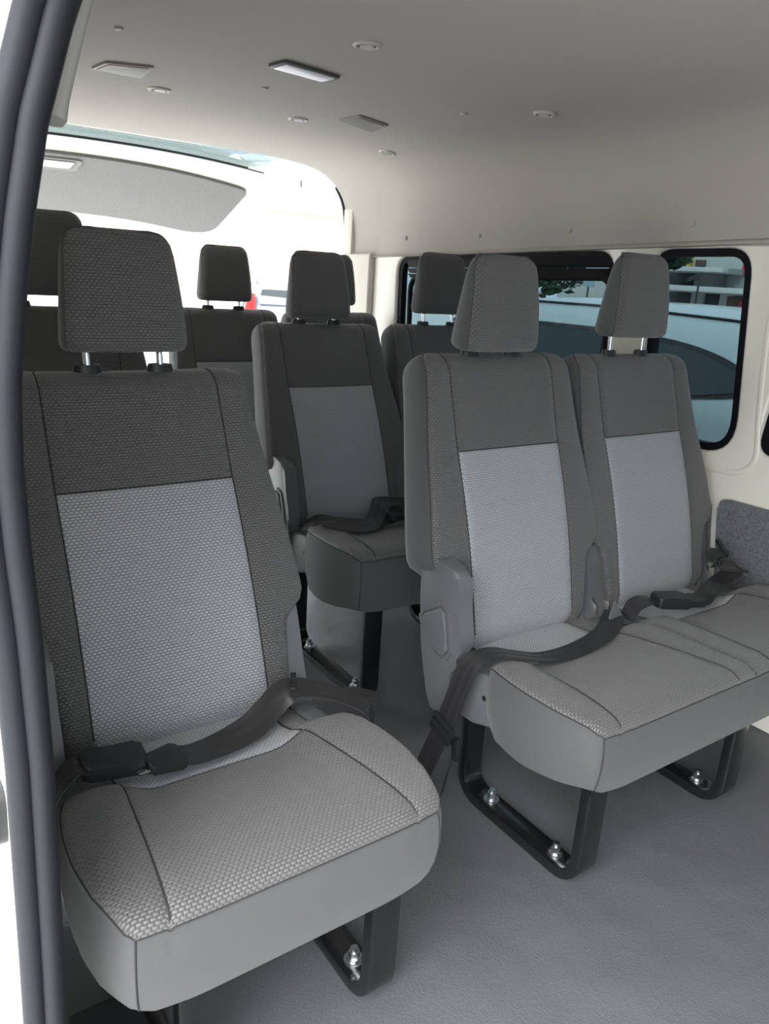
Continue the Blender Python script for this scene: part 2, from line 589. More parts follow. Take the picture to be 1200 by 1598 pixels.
# left body side behind the door opening: follows the bulge of the van's flank
FL = [(-0.62, 0.085), (-0.3, 0.080), (0.0, 0.082), (0.25, 0.084), (0.45, 0.0885), (0.652, 0.092), (0.78, 0.0905), (0.86, 0.087), (0.93, 0.086),
      (0.994, 0.089), (1.065, 0.098), (1.12, 0.107), (1.186, 0.121), (1.225, 0.133), (1.26, 0.144), (1.33, 0.172), (1.40, 0.215), (1.46, 0.27)]
def xf(z):
    return itp(z, [(a, b_) for a, b_ in FL])
zs = list(np.linspace(-0.45, 1.46, 60))
V, F = [], []
yy = [0.675, 0.68, 0.70, 1.0, 1.6, 2.4, 3.10]
for y in yy:
    for z in zs:
        V.append((xf(z)-0.014, y, z))
for i in range(len(yy)-1):
    for j in range(len(zs)-1):
        a = i*len(zs)+j
        F.append((a, a+1, a+len(zs)+1, a+len(zs)))
nV = len(V)
V += [(v[0]+0.03, v[1], v[2]) for v in V]
F += [tuple(nV+q for q in reversed(f)) for f in F]
for j in range(len(zs)-1):
    F.append((j, nV+j, nV+j+1, j+1))
    e = (len(yy)-1)*len(zs)+j
    F.append((e, e+1, nV+e+1, nV+e))
wall_left = struct(pydata('wall_left', V, F, None, ('cream',), smooth=60), 'cream body side left of the door seal', 'wall')
# roof side rail over the sliding door opening and the front cabin
bm = bmesh.new()
add_prism(bm, [(0.145, 1.345), (0.19, 1.47), (0.26, 1.50), (0.22, 1.40), (0.185, 1.345)], 'y', YF, 0.66, 0.006)
struct(from_bm('trim_3', bm, None, ('cream',)), None, 'trim')
bm = bmesh.new()
add_prism(bm, [(YF, -0.45), (-0.80, -0.45), (-0.80, 1.36), (YF, 1.36)], 'x', 0.10, 0.15, 0.01)
struct(from_bm('wall_left_front_light_block', bm, None, ('cream',)), None, 'wall')  # unseen cabin side, built up solid to cut light from the front

# the door seal: two rubber lobes on a strip down the rear edge of the door opening
path = [(xf(z), 0.655, z) for z in np.linspace(-0.06, 1.30, 60)]
path += [(0.172, 0.63, 1.335), (0.178, 0.58, 1.345), (0.180, 0.45, 1.35), (0.180, -0.7, 1.36)]
P = spline(path, 2)
seal = empty('door_seal', (0.09, 0.655, 0))
tag(seal, 'dark grey rubber seal down the edge of the door opening', 'door seal')
def lobe(c, rx, ry):
    return [(c+rx*math.cos(a), ry*math.sin(a)) for a in np.linspace(0, 2*math.pi, 14, endpoint=False)]
def seal_sweep(name, prof, m):
    # s = across the van (x), normal = along y
    o = sweep(name, [Vector(p)-Vector((0.09, 0.655, 0)) for p in P], prof, None, seal, (m,), sides=[(1, -0.15, 0.0) if p[1] > 0.6 else (0.5, 0, 0.8) for p in P])
    return o
seal_sweep('outer_lip', lobe(-0.0065, 0.0115, 0.012), 'seal')
seal_sweep('inner_lip', lobe(0.011, 0.0115, 0.014), 'seal')
seal_sweep('clip_channel', [(-0.014, 0.004), (0.016, 0.004), (0.016, 0.018), (-0.014, 0.018)], 'rubber')
# pillar trim beside the seal, ends rounded at head height
P2 = spline([(0.150, 0.70, 1.192), (0.153, 0.70, 1.208), (0.162, 0.70, 1.24), (0.173, 0.70, 1.277), (0.195, 0.70, 1.34), (0.23, 0.70, 1.42)], 4)
struct(sweep('trim_4', P2, rrect(0.030, 0.05, 0.012, 4), None, None, ('garnish',), sides=[(1, -0.1, 0)]*len(P2)), 'light grey trim beside the door seal', 'trim')
# black latch on the outer body side
bm = bmesh.new()
add_prism(bm, quad_round((0.690, 0.605), (0.765, 0.595), (0.770, 0.535), (0.695, 0.540), 0.018), 'x', 0.058, 0.078, 0.004)
lt = tag(from_bm('door_latch', bm, None, ('black_plastic',)), 'dark latch on the white body side, at the left edge', 'latch')

# rear opening: cream frame pillar and black tailgate seal on the far side
bm = bmesh.new()
add_prism(bm, [(XR-0.02, -0.05), (XR+0.05, -0.05), (XR+0.05, 1.30), (XR+0.03, 1.42), (XR-0.02, 1.36)], 'y', YR-0.06, YR+0.012, 0.01)
struct(from_bm('trim_5', bm, None, ('cream_trim',)), None, 'trim')
pts = [(1.928, YR+0.018, z) for z in np.linspace(0.0, 1.25, 12)]+[(1.922, YR+0.018, 1.33), (1.905, YR+0.018, 1.395), (1.87, YR+0.018, 1.45)]
bm = None
sl = sweep('tailgate_seal', spline(pts, 3), lobe(0, 0.010, 0.009), None, None, ('rubber',), sides=[(1, 0, 0)]*(3*(len(pts)-1)+1))
tag(sl, 'black rubber seal along the far edge of the rear opening', 'seal')
bm = bmesh.new()
add_box(bm, (CX, YR+0.03, -0.04), (1.80, 0.06, 0.09), 0.012)
struct(from_bm('trim_6', bm, None, ('grey_trim',)), 'grey sill plate at the rear opening', 'trim')

# ------------------------------------------------------------------ seats
DV = np.array((0.3237, 0.9462))          # up the backrest (y, z)
NV = np.array((-0.9462, 0.3237))         # out of the backrest front
WT = [(-0.06, 0.180), (-0.03, 0.186), (0.0, 0.190), (0.06, 0.196), (0.105, 0.200), (0.125, 0.206), (0.138, 0.222), (0.150, 0.237), (0.168, 0.244),
      (0.19, 0.2435), (0.25, 0.238), (0.33, 0.229), (0.40, 0.221), (0.48, 0.212), (0.54, 0.207), (0.560, 0.2055), (0.574, 0.201), (0.583, 0.193), (0.589, 0.181), (0.5915, 0.170), (0.592, 0.155)]

class Seat:
    """turns seat-local points; rc = extra recline about the hinge"""
    def __init__(s, x0, rc, raise_=0.0):
        s.x0, s.rc, s.raise_ = x0, math.radians(rc), raise_
    def lean(s, p, dz=0.0):
        y, z = p[1]-0.38, p[2]+dz-0.38
        c, q = math.cos(s.rc), math.sin(s.rc)
        return (p[0]+s.x0, 0.38+y*c+z*q, 0.38-y*q+z*c)
    def back(s, x, t_, n):
        return s.lean((x, 0.3934+t_*DV[0]+n*NV[0], 0.3894+t_*DV[1]+n*NV[1]))

XS, TS = 0.147, 0.3825
def stitching(paths, parent, r=0.0013):
    """thin dark seam lines: one mesh of fine tubes along the given paths"""
    V, F = [], []
    for P_ in paths:
        P_ = [Vector(p) for p in P_]
        for i, p in enumerate(P_):
            t_ = (P_[min(i+1, len(P_)-1)]-P_[max(i-1, 0)]).normalized()
            a = t_.cross(Vector((0.31, 0.52, 0.79))).normalized(); b_ = t_.cross(a)
            for q in range(5):
                V.append(p+a*r*math.cos(q*1.2566)+b_*r*math.sin(q*1.2566))
        o_ = len(V)-5*len(P_)
        for i in range(len(P_)-1):
            for q in range(5):
                F.append((o_+i*5+q, o_+i*5+(q+1) % 5, o_+i*5+5+(q+1) % 5, o_+i*5+5+q))
    o = pydata('seam_stitching', V, F, parent, ('seam',), smooth=60)
    o['label'] = 'dark seam stitching'
    return o

def backrest(S, parent):
    ts = [-0.06, -0.045, -0.03, -0.015, 0.0]
    ts += list(np.linspace(0.012, 0.115, 8))+[0.125, 0.132, 0.138, 0.144, 0.150, 0.158, 0.168]
    ts += list(np.linspace(0.18, 0.376, 15))+[TS-0.003, TS, TS+0.003]+list(np.linspace(0.395, 0.54, 10))
    ts += [0.548, 0.556, 0.563, 0.570, 0.576, 0.581, 0.585, 0.588, 0.590, 0.5915, 0.592]
    fin = list(np.linspace(0, XS-0.004, 9))+[XS, XS+0.004]
    V, UV = [], []
    nrow = len(ts)
    def half(t_):
        w = itp(t_, WT)
        cols = []
        nb_ = 0.010*math.sin(math.pi*min(1, max(0, t_/0.40))) if t_ > 0 else 0
        top = 0.0
        if t_ > 0.54:
            q = (t_-0.54)/0.052
            top = -0.055*(1-math.sqrt(max(0, 1-q*q)))
        bot = -0.055*(min(1, -t_/0.06))**1.6 if t_ < 0 else 0
        sc = min(1, w/0.19)
        def nf(x):
            a = abs(x)
            v = nb_+top+bot-0.006*(1-min(1, a/XS)**2)
            if abs(a-XS) < 0.002:
                v -= 0.004
            if abs(t_-TS) < 0.001 and a < XS+0.002:
                v -= 0.004
            v += 0.004*sst(XS, XS+0.03, a)
            return v
        xs_ = [f*sc for f in fin]
        lo = xs_[-1]
        hi = w-0.014
        for f in (0.2, 0.4, 0.6, 0.8, 1.0):
            xs_.append(lo+(hi-lo)*f)
        for x, f in zip(xs_, fin+[0.16, 0.17, 0.18, 0.185, 0.19]):
            v = nf(f if f in fin else x)
            if x == xs_[-1]:
                v -= 0.0015
            cols.append((x, v))
        n0 = nf(0.19)
        nbk = -0.108
        if t_ > 0.54:
            q = (t_-0.54)/0.052
            nbk = -0.108+0.053*(1-math.sqrt(max(0, 1-q*q)))
        if t_ < 0:
            nbk = -0.108+0.03*(-t_/0.06)
        dpt = n0-nbk
        cols += [(w-0.007, n0-0.004), (w-0.0025, n0-0.010), (w-0.0035, n0-0.0125),        # rounded edge, piping groove
                 (w, n0-0.018), (w+0.0015, n0-0.25*dpt), (w+0.001, n0-0.5*dpt), (w-0.002, n0-0.75*dpt), (w-0.008, n0-0.90*dpt),
                 (w-0.02, n0-0.975*dpt), (w-0.04, nbk), (w*0.6, nbk), (w*0.3, nbk), (0, nbk)]
        return cols
    rows = []
    for t_ in ts:
        h = half(t_)
        full = h+[(-x, n) for x, n in reversed(h[1:-1])]
        rows.append(full)
    k = len(rows[0])
    hcount = len(half(0.2))
    arc = [0.0]
    for (t0, r0), (t1, r1) in zip(zip(ts, rows), list(zip(ts, rows))[1:]):
        arc.append(arc[-1]+math.hypot(t1-t0, r1[0][1]-r0[0][1]))
    for t_, r, a in zip(ts, rows, arc):
        for x, n in r:
            V.append(S.back(x, t_, n))
            UV.append((x, a))
    iseam = len(fin)-2                      # column index of the inner seam
    iedge = len(fin)+5+2                    # column index of the outer seam
    F, MI, Fi = [], [], []
    for i in range(nrow-1):
        tm = (ts[i]+ts[i+1])/2
        for j in range(k):
            jm = j if j < hcount-1 else k-1-j
            f = (i*k+j, i*k+(j+1) % k, (i+1)*k+(j+1) % k, (i+1)*k+j)
            if jm < iseam and tm < TS:
                Fi.append(f)
                continue
            F.append(f)
            MI.append(0 if jm < iedge else 1)
    F.append(tuple(range(k-1, -1, -1))); MI.append(1)
    F.append(tuple((nrow-1)*k+j for j in range(k))); MI.append(0)
    # part 1: body of the backrest; part 2: the light panel
    o = pydata('backrest', V, F, parent, ('weave_dark', 'plain'), MI, UV, smooth=60, fix=False)
    used = sorted({q for f in Fi for q in f})
    mp = {q: i for i, q in enumerate(used)}
    p = pydata('insert_panel', [V[q] for q in used], [tuple(mp[q] for q in f) for f in Fi], o, ('weave_light',), None, [UV[q] for q in used], smooth=60, fix=False)
    p['label'] = 'light grey woven insert panel'
    def vv(i, j, d=0.0012):
        q = Vector(V[i*k+j % k])
        return q+Vector((0, -d, d*0.35))
    r0 = ts.index(0.0)
    rt = [i for i, t_ in enumerate(ts) if abs(t_-TS) < 1e-6][0]
    paths = [[vv(i, sgn*iseam) for i in range(r0, nrow-3)] for sgn in (1, -1)]
    paths.append([vv(rt, j) for j in range(-iseam, iseam+1)])
    paths += [[vv(i, sgn*iedge, 0.0) for i in range(r0+9, nrow-3)] for sgn in (1, -1)]
    stitching(paths, o)
    return o

def headrest(S, parent, guides=True):
    raise_ = S.raise_
    z0, z1 = 0.962, 1.158
    hs = [0, 0.010, 0.028, 0.055, 0.10, 0.2, 0.35, 0.5, 0.65, 0.8, 0.9, 0.945, 0.972, 0.99, 1.0]
    V, F, MI, UV = [], [], [], []
    npt = None
    for h in hs:
        z = z0+(z1-z0)*h
        e = 0.0
        if h < 0.10:
            q = 1-h/0.10
            e = 0.016*(1-math.sqrt(max(0, 1-q*q)))
        if h > 0.9:
            q = (h-0.9)/0.1
            e = 0.019*(1-math.sqrt(max(0, 1-q*q)))
        ew = 0.030*(1-math.sqrt(max(0, 1-((h-0.84)/0.16)**2))) if h > 0.84 else e*0.9
        hw = 0.1045-0.014*h-0.003*abs(h-0.35)-ew
        yf = 0.566+0.026*h-0.006*math.sin(math.pi*h)+e
        yb = 0.654-0.018*h-e
        if h > 0.7:
            yb -= 0.012*((h-0.7)/0.3)**2
        fr = []
        for x in np.linspace(0, 1, 8):
            fr.append((x*(hw-0.020), yf+0.003*(x**2)))
        rad = 0.018
        for a in (25, 50):
            fr.append((hw-rad+rad*math.sin(math.radians(a))*0.92-0.002, yf+0.003+rad*(1-math.cos(math.radians(a)))))
        fr.append((hw-0.003, yf+0.014)); fr.append((hw-0.0045, yf+0.0165)); fr.append((hw-0.001, yf+0.021))
        d = yb-yf
        fr += [(hw, yf+0.5*d), (hw-0.002, yf+0.72*d), (hw-0.010, yb-0.006), (hw-0.024, yb), (hw*0.5, yb), (0, yb)]
        full = fr+[(-x, y) for x, y in reversed(fr[1:-1])]
        npt = len(full)
        for x, y in full:
            V.append(S.lean((x, y, z), raise_))
            UV.append((x, z))
    hc = len(fr)
    for i in range(len(hs)-1):
        for j in range(npt):
            jm = j if j < hc-1 else npt-1-j
            F.append((i*npt+j, i*npt+(j+1) % npt, (i+1)*npt+(j+1) % npt, (i+1)*npt+j))
            MI.append(0 if jm < 11 else 1)
    F.append(tuple(range(npt-1, -1, -1))); MI.append(1)
    F.append(tuple((len(hs)-1)*npt+j for j in range(npt))); MI.append(0)
    o = pydata('headrest', V, F, parent, ('weave_dark', 'plain'), MI, UV, smooth=60, fix=False)
    for j in (11, -11):
        stitching([[Vector(V[i*npt+j % npt]) for i in range(1, len(hs)-1)]], o)
    for sx_ in (-1, 1):
        bm = bmesh.new()
        add_cyl(bm, S.lean((sx_*0.0613, 0.6145, 0.915)), S.lean((sx_*0.0613, 0.618, 0.985), raise_), 0.0058, 16)
        p = from_bm('post', bm, o, ('chrome',)); p['label'] = 'chrome headrest post'
        bm = bmesh.new()
        c = S.lean((sx_*0.0613, 0.617, 0.938))
        vs_ = add_cyl(bm, (c[0], c[1], c[2]-0.016), (c[0], c[1], c[2]+0.004), 0.026, 24, 0.020)
        for v in vs_:
            v.co.y = c[1]+(v.co.y-c[1])*0.6
        bmesh.ops.bevel(bm, geom=[e for e in bm.edges if abs(e.verts[0].co.z-e.verts[1].co.z) < 1e-5 and e.verts[0].co.z > c[2]], offset=0.003, segments=2, affect='EDGES')
        p = from_bm('post_guide', bm, o, ('black_plastic',)); p['label'] = 'black plastic post guide'
    return o

def cushion(S, parent, left_open=True, right_open=True, sk=0.0):
    x0 = S.x0
    WY = [(-0.004, 0.209), (-0.002, 0.213), (0.004, 0.218), (0.015, 0.2225), (0.03, 0.2265), (0.07, 0.2365), (0.126, 0.243), (0.18, 0.241), (0.225, 0.234), (0.255, 0.225), (0.27, 0.214), (0.285, 0.199), (0.32, 0.19), (0.44, 0.185)]
    ys_ = [-0.004, -0.0045, -0.002, 0.004, 0.012, 0.022, 0.035, 0.05, 0.07, 0.09, 0.11, 0.135, 0.16, 0.185, 0.205, 0.225, 0.245, 0.258, 0.2645, 0.268, 0.2715, 0.28, 0.30, 0.33, 0.37, 0.41, 0.44]
    ZC = {0: 0.3905, 1: 0.3945, 2: 0.4015}
    def zc(i, y):
        if i in ZC:
            return ZC[i]
        return itp(y, [(0.004, 0.4065), (0.012, 0.4105), (0.022, 0.4125), (0.035, 0.4135), (0.05, 0.413), (0.07, 0.411), (0.11, 0.405), (0.16, 0.393), (0.21, 0.380), (0.268, 0.369), (0.33, 0.361), (0.44, 0.352)])
    def zbol(i, y):
        if i in ZC:
            return ZC[i]
        return itp(y, [(0.004, 0.4065), (0.012, 0.4105), (0.022, 0.413), (0.05, 0.4155), (0.11, 0.417), (0.17, 0.4155), (0.23, 0.412), (0.255, 0.408), (0.275, 0.396), (0.30, 0.375), (0.33, 0.362), (0.44, 0.352)])
    def xs_at(y):
        return itp(y, [(-0.004, 0.172), (0.0, 0.1705), (0.10, 0.160), (0.268, 0.143), (0.44, 0.140)])
    V, UV, F, MI, Fi = [], [], [], [], []
    arc = 0
    prev = None
    rows = []
    for i, y in enumerate(ys_):
        z_c = zc(i, y)
        if prev is not None:
            arc += math.hypot(y-prev[0], z_c-prev[1])
        prev = (y, z_c)
        xs = xs_at(y)
        out = {}
        for sg, op in ((-1, left_open), (1, right_open)):
            w = itp(y, WY) if op else 0.2296
            zb = zbol(i, y)
            if not op:
                zb = max(zc(i, y), zb-0.006)
            cl = []
            for f in np.linspace(0, 1, 9)[:-1]:
                x = f*(xs-0.004)
                cl.append((x, z_c+(zb-z_c)*sst(xs-0.05, xs+0.03, x)))
            for x, d in ((xs-0.004, 0), (xs, -0.0035), (xs+0.004, 0)):
                cl.append((x, z_c+(zb-z_c)*sst(xs-0.05, xs+0.03, x)+d))
            hi = w-0.012
            for f in (0.33, 0.66, 1.0):
                x = xs+0.004+(hi-xs-0.004)*f
                cl.append((x, z_c+(zb-z_c)*sst(xs-0.05, xs+0.03, x)-(0.0008 if f == 1 else 0)))
            zl = cl[-1][1]
            dn = 0.010 if op else 0.007
            e = min(1, i/3)
            cl += [(w-0.006, zl-0.25*dn*e), (w-0.002, zl-0.6*dn*e), (w, zl-dn*e)]
            if abs(y-0.268) < 1e-6:
                cl = [(x, z-0.0035 if j <= 9 else z) for j, (x, z) in enumerate(cl)]
            out[sg] = cl
        row = [(-x, z) for x, z in reversed(out[-1][1:])]+out[1]
        rows.append(row)
        for x, z in row:
            # front edge bows back at the corners
            yb_ = y+0.006*(min(1, abs(x)/0.21))**6*max(0, 1-max(0, y)/0.06) if (left_open if x < 0 else right_open) else y
            V.append((x+x0, yb_, z)); UV.append((x, arc))
    k = len(rows[0])
    c = k//2
    for i in range(len(ys_)-1):
        for j in range(k-1):
            f = (i*k+j, i*k+j+1, (i+1)*k+j+1, (i+1)*k+j)
            dj = abs(j+0.5-c)
            if ys_[i] >= 0.2679 and dj < 9:
                Fi.append(f)
            else:
                F.append(f); MI.append(0)
    # skirt: plain fabric from the top's edge down to the shaped lower edge
    nr = len(ys_)
    border = [(nr-1-i)*k for i in range(nr) if nr-1-i != 1]+[j for j in range(1, k)]+[i*k+k-1 for i in range(2, nr)]
    NB = {}
    seg = []
    for q in range(len(border)-1):
        pa_, pb_ = V[border[q]], V[border[q+1]]
        seg.append(Vector((pb_[1]-pa_[1], -(pb_[0]-pa_[0]), 0)))
    pos = [0.0]
    for v_ in seg:
        pos.append(pos[-1]+v_.length)
    for q in range(len(border)):
        acc = Vector((0, 0, 0))
        for e_, v_ in enumerate(seg):
            mid = (pos[e_]+pos[e_+1])/2
            if abs(mid-pos[q]) < 0.014 or e_ in (q, q-1):
                acc += v_
        xl_ = V[border[q]][0]-x0
        if (xl_ < -0.2 and not left_open) or (xl_ > 0.2 and not right_open):
            acc = Vector((0, -1 if V[border[q]][1] < 0.02 else 0, 0))
        NB[border[q]] = acc.normalized() if acc.length > 0 else acc
    levels = [0.0, 0.03, 0.12, 0.3, 0.55, 0.8, 0.95, 1.0]
    base = len(V)
    for lv in levels:
        for b_ in border:
            x, y, z = V[b_]
            xl = x-x0
            zb = itp(y, [(-0.01, 0.289), (0.02, 0.286), (0.06, 0.276), (0.15, 0.262), (0.225, 0.264), (0.255, 0.280), (0.285, 0.305), (0.44, 0.315)])
            if y < 0.0085:
                zb = itp(abs(xl), [(0.0, 0.272), (0.14, 0.272), (0.19, 0.277), (0.215, 0.289)])
                if (xl < 0 and not left_open) or (xl > 0 and not right_open):
                    zb = 0.272
            zb -= sk
            n = NB[b_]
            bulge = 0.006*math.sin(math.pi*min(1, lv*1.1))-0.0012*(1 if lv == 0.03 else 0)-0.004*max(0, lv-0.8)/0.2
            q = Vector((x, y, z+(zb-z)*lv))+n*bulge
            V.append(tuple(q)); UV.append((xl+y, z+(zb-z)*lv))
    m = len(border)
    for a in range(len(levels)-1):
        for b_ in range(m-1):
            q = base+a*m+b_
            F.append((q, q+m, q+m+1, q+1)); MI.append(1)
    # underside and back
    last = base+(len(levels)-1)*m
    F.append(tuple(last+b_ for b_ in range(m))); MI.append(1)
    o = pydata('cushion', V, F, parent, ('weave_dark', 'plain'), MI, UV, smooth=75, fix=False)
    used = sorted({q for f in Fi for q in f})
    mp = {q: i for i, q in enumerate(used)}
    p = pydata('insert_panel', [V[q] for q in used], [tuple(mp[q] for q in f) for f in Fi], o, ('weave_light',), None, [UV[q] for q in used], smooth=60, fix=False)
    p['label'] = 'light grey woven insert panel'
    def cv(i, j):
        return Vector(V[i*k+j])+Vector((0, 0, 0.0015))
    ri = ys_.index(0.268)
    rows_ = [i for i in range(len(ys_)) if i != 1]
    paths = [[cv(i, c+sgn*9) for i in rows_[1:]] for sgn in (1, -1)]
    paths.append([cv(ri, j) for j in range(c-9, c+10)])
    paths.append([Vector(V[q]) for q in border[6:-6]])
    for op, e_ in ((left_open, border.index(0)), (right_open, border.index(k-1))):
        if op:
            paths.append([Vector(V[base+a*m+e_]) for a in range(len(levels))])
    stitching(paths, o)
    return o

COVER = [(0.484, 0.515), (0.482, 0.535), (0.462, 0.555), (0.436, 0.561), (0.408, 0.556), (0.382, 0.551), (0.371, 0.540), (0.364, 0.515), (0.358, 0.471), (0.348, 0.440),
         (0.342, 0.409), (0.343, 0.387), (0.358, 0.358), (0.362, 0.30), (0.368, 0.245), (0.418, 0.232), (0.440, 0.29), (0.458, 0.349), (0.476, 0.44)]
SLIM = [(0.500, 0.500), (0.496, 0.535), (0.478, 0.548), (0.458, 0.545), (0.446, 0.525), (0.430, 0.470), (0.418, 0.420), (0.402, 0.375), (0.372, 0.340), (0.350, 0.30),
        (0.352, 0.255), (0.43, 0.245), (0.475, 0.33), (0.490, 0.42)]
def side_cover(S, sg, parent, lever):
    """moulded hinge cover beside the backrest; sg = -1 left, +1 right"""
    xa, xb = (sg*0.200, sg*0.236) if lever else (sg*0.186, sg*0.2285)
    bm = bmesh.new()
    def pl(p):                              # upper half leans a little with the backrest
        return (p[0]+max(0, p[1]-0.38)*math.tan(S.rc), p[1])
    def in_x(pts):
        return [pl(p) for p in spline(pts, 3, True)]
    add_prism(bm, in_x(COVER if lever else SLIM), 'x', S.x0+min(xa, xb), S.x0+max(xa, xb), 0.010, 3)
    o = from_bm('hinge_cover', bm, parent, ('plastic',), 62)
    # arm that joins it to the seat base, in front
    box = [(0.285, 0.372), (0.247, 0.374), (0.226, 0.345), (0.208, 0.298), (0.214, 0.285), (0.30, 0.255), (0.38, 0.25), (0.38, 0.36)]
    bm = bmesh.new()
    add_prism(bm, box, 'x', S.x0+min(sg*0.186, sg*0.222), S.x0+max(sg*0.186, sg*0.222), 0.009, 3)
    from_bm('base_cover', bm, o, ('plastic',))
    if lever:
        bm = bmesh.new()
        add_cyl(bm, (S.x0+sg*0.219, 0.273, 0.326), (S.x0+sg*0.2228, 0.273, 0.326), 0.0055, 16)
        from_bm('screw_hole', bm, o, ('black_plastic',))
        bm = bmesh.new()
        dy = 0.022
        lev = [pl((p[0]+dy, p[1])) for p in ((0.438, 0.424), (0.430, 0.436), (0.384, 0.466), (0.373, 0.462), (0.362, 0.425), (0.352, 0.385), (0.358, 0.374), (0.372, 0.368), (0.391, 0.372), (0.412, 0.392), (0.430, 0.410))]
        add_prism(bm, lev, 'x', S.x0+min(sg*0.233, sg*0.243), S.x0+max(sg*0.233, sg*0.243), 0.003, 3)
        from_bm('recline_lever', bm, o, ('plastic',))
        groove, inner = ring(lev, -0.013), ring(lev, -0.006)
        xx = S.x0+sg*0.2362
        frame_ring('lever_rim', groove, inner, min(xx-sg*0.002, xx+sg*0.004), max(xx-sg*0.002, xx+sg*0.004), o, 'plastic')
    return o

def leg_frame(parent, x, y0=0.0775, y1=0.385, ztop=0.262, drop=0.0, w=0.052):
    """bent flat bar: down in front, back along the floor, up at the rear, with two bolts and a mounting tab"""
    th, r = 0.024, 0.052
    yf_, yr_ = y0-0.012, y1+0.012
    zf = th/2+0.001-drop
    path = [(x, yf_, ztop), (x, yf_, 0.16), (x, yf_, zf+r)]
    for a in np.linspace(0, 90, 8)[1:]:
        path.append((x, yf_+r-r*math.cos(math.radians(a)), zf+r-r*math.sin(math.radians(a))))
    path.append((x, (yf_+yr_)/2, zf))
    for a in np.linspace(0, 90, 8):
        path.append((x, yr_-r+r*math.sin(math.radians(a)), zf+r-r*math.cos(math.radians(a))))
    path += [(x, yr_, 0.16), (x, yr_+0.006, ztop+0.04)]
    o = sweep('leg', path, rrect(w, th, 0.004, 2), (1, 0, 0), parent, ('frame',), smooth=30)
    for y in (yf_+0.066, yr_-0.078):
        bm = bmesh.new()
        zt = zf+th/2
        add_cyl(bm, (x, y, zt), (x, y, zt+0.004), 0.0165, 24)
        add_cyl(bm, (x, y, zt+0.004), (x, y, zt+0.009), 0.0125, 24, 0.011)
        add_cyl(bm, (x, y, zt+0.009), (x, y, zt+0.020), 0.0098, 6)
        add_cyl(bm, (x, y, zt+0.020), (x, y, zt+0.027), 0.0062, 16)
        p = from_bm('bolt', bm, o, ('zinc',), 20); p['label'] = 'shiny zinc bolt with washer'
    bm = bmesh.new()
    add_box(bm, (x, yf_-0.004, ztop-0.012), (w+0.008, th+0.010, 0.055), 0.004)
    from_bm('mounting_tab', bm, o, ('frame',))
    bm = bmesh.new()
    add_cyl(bm, (x+0.014, yf_-0.0215, ztop-0.020), (x+0.014, yf_-0.016, ztop-0.020), 0.0035, 12)
    from_bm('tab_hole', bm, o, ('black_plastic',))
    return o

def base_pan(parent, xa, xb):
    bm = bmesh.new()
    add_box(bm, ((xa+xb)/2, 0.235, 0.292), (xb-xa-0.07, 0.33, 0.055), 0.012)
    return from_bm('base_frame', bm, parent, ('frame',))

def buckle(parent, c, d, up_=(0, 0, 1), L_=0.080, W_=0.046, H_=0.022):
    """buckle body lying along direction d"""
    d = Vector(d).normalized(); u_ = Vector(up_); s = u_.cross(d).normalized(); u_ = d.cross(s)
    R_ = Matrix((d, s, u_)).transposed()
    bm = bmesh.new()
    pts = quad_round((-L_/2, W_*0.42), (L_/2, W_*0.5), (L_/2, -W_*0.5), (-L_/2, -W_*0.42), 0.008)
    add_prism(bm, pts, 'z', -H_/2, H_/2, 0.006, 3)
    for v in bm.verts:
        v.co = R_ @ v.co + Vector(c)
    o = from_bm('buckle', bm, parent, ('black_plastic',)); o['label'] = 'black belt buckle'
    return o

def tongue(parent, c, d, up_=(0, 0, 1)):
    d = Vector(d).normalized(); u_ = Vector(up_); s = u_.cross(d).normalized(); u_ = d.cross(s)
    R_ = Matrix((d, s, u_)).transposed()
    bm = bmesh.new()
    pts = quad_round((-0.026, 0.016), (0.028, 0.027), (0.028, -0.027), (-0.026, -0.016), 0.008)
    add_prism(bm, pts, 'z', -0.008, 0.008, 0.005, 3)
    for v in bm.verts:
        v.co = R_ @ v.co + Vector(c)
    o = from_bm('tongue', bm, parent, ('black_plastic',))
    bm = bmesh.new()
    add_box(bm, (-0.034, -0.011, 0.0), (0.018, 0.010, 0.005), 0.002)
    for v in bm.verts:
        v.co = R_ @ v.co + Vector(c)
    p = from_bm('tongue_plate', bm, parent, ('chrome',)); p['label'] = 'bright metal tongue plate'
    return o

def slider(parent, c, d, n_):
    """belt adjuster: black frame with a ribbed bar"""
    d = Vector(d).normalized(); n_ = Vector(n_); s = n_.cross(d).normalized(); n_ = d.cross(s)
    R_ = Matrix((d, s, n_)).transposed()
    bm = bmesh.new()
    add_box(bm, (-0.016, 0, 0.004), (0.009, 0.062, 0.009), 0.002)
    add_box(bm, (0.016, 0, 0.004), (0.009, 0.062, 0.009), 0.002)
    for y in (-0.028, 0.028):
        add_box(bm, (0, y, 0.004), (0.038, 0.006, 0.010), 0.002)
    add_box(bm, (0.001, 0, 0.006), (0.013, 0.052, 0.008), 0.002)
    for v in bm.verts:
        v.co = R_ @ v.co + Vector(c)
    return from_bm('adjuster', bm, parent, ('black_plastic',))

def make_seat(name, loc, rz, units, legs, label, cat, group, fz=0.0, sk=0.0, y1=0.385):
    """units: list of (x0, recline, headrest raise)"""
    root = empty(name, loc, rz)
    tag(root, label, cat, group)
    for i, (x0, rc, ra) in enumerate(units):
        S = Seat(x0, rc, ra)
        cushion(S, root, i == 0, i == len(units)-1, sk)
        backrest(S, root)
        headrest(S, root)
        side_cover(S, -1, root, i == 0)
        side_cover(S, 1, root, False)
    base_pan(root, units[0][0]-0.2, units[-1][0]+0.2)
    for x, w in legs:
        leg_frame(root, x, y1=y1, drop=loc[2]-fz, w=w)
    return root

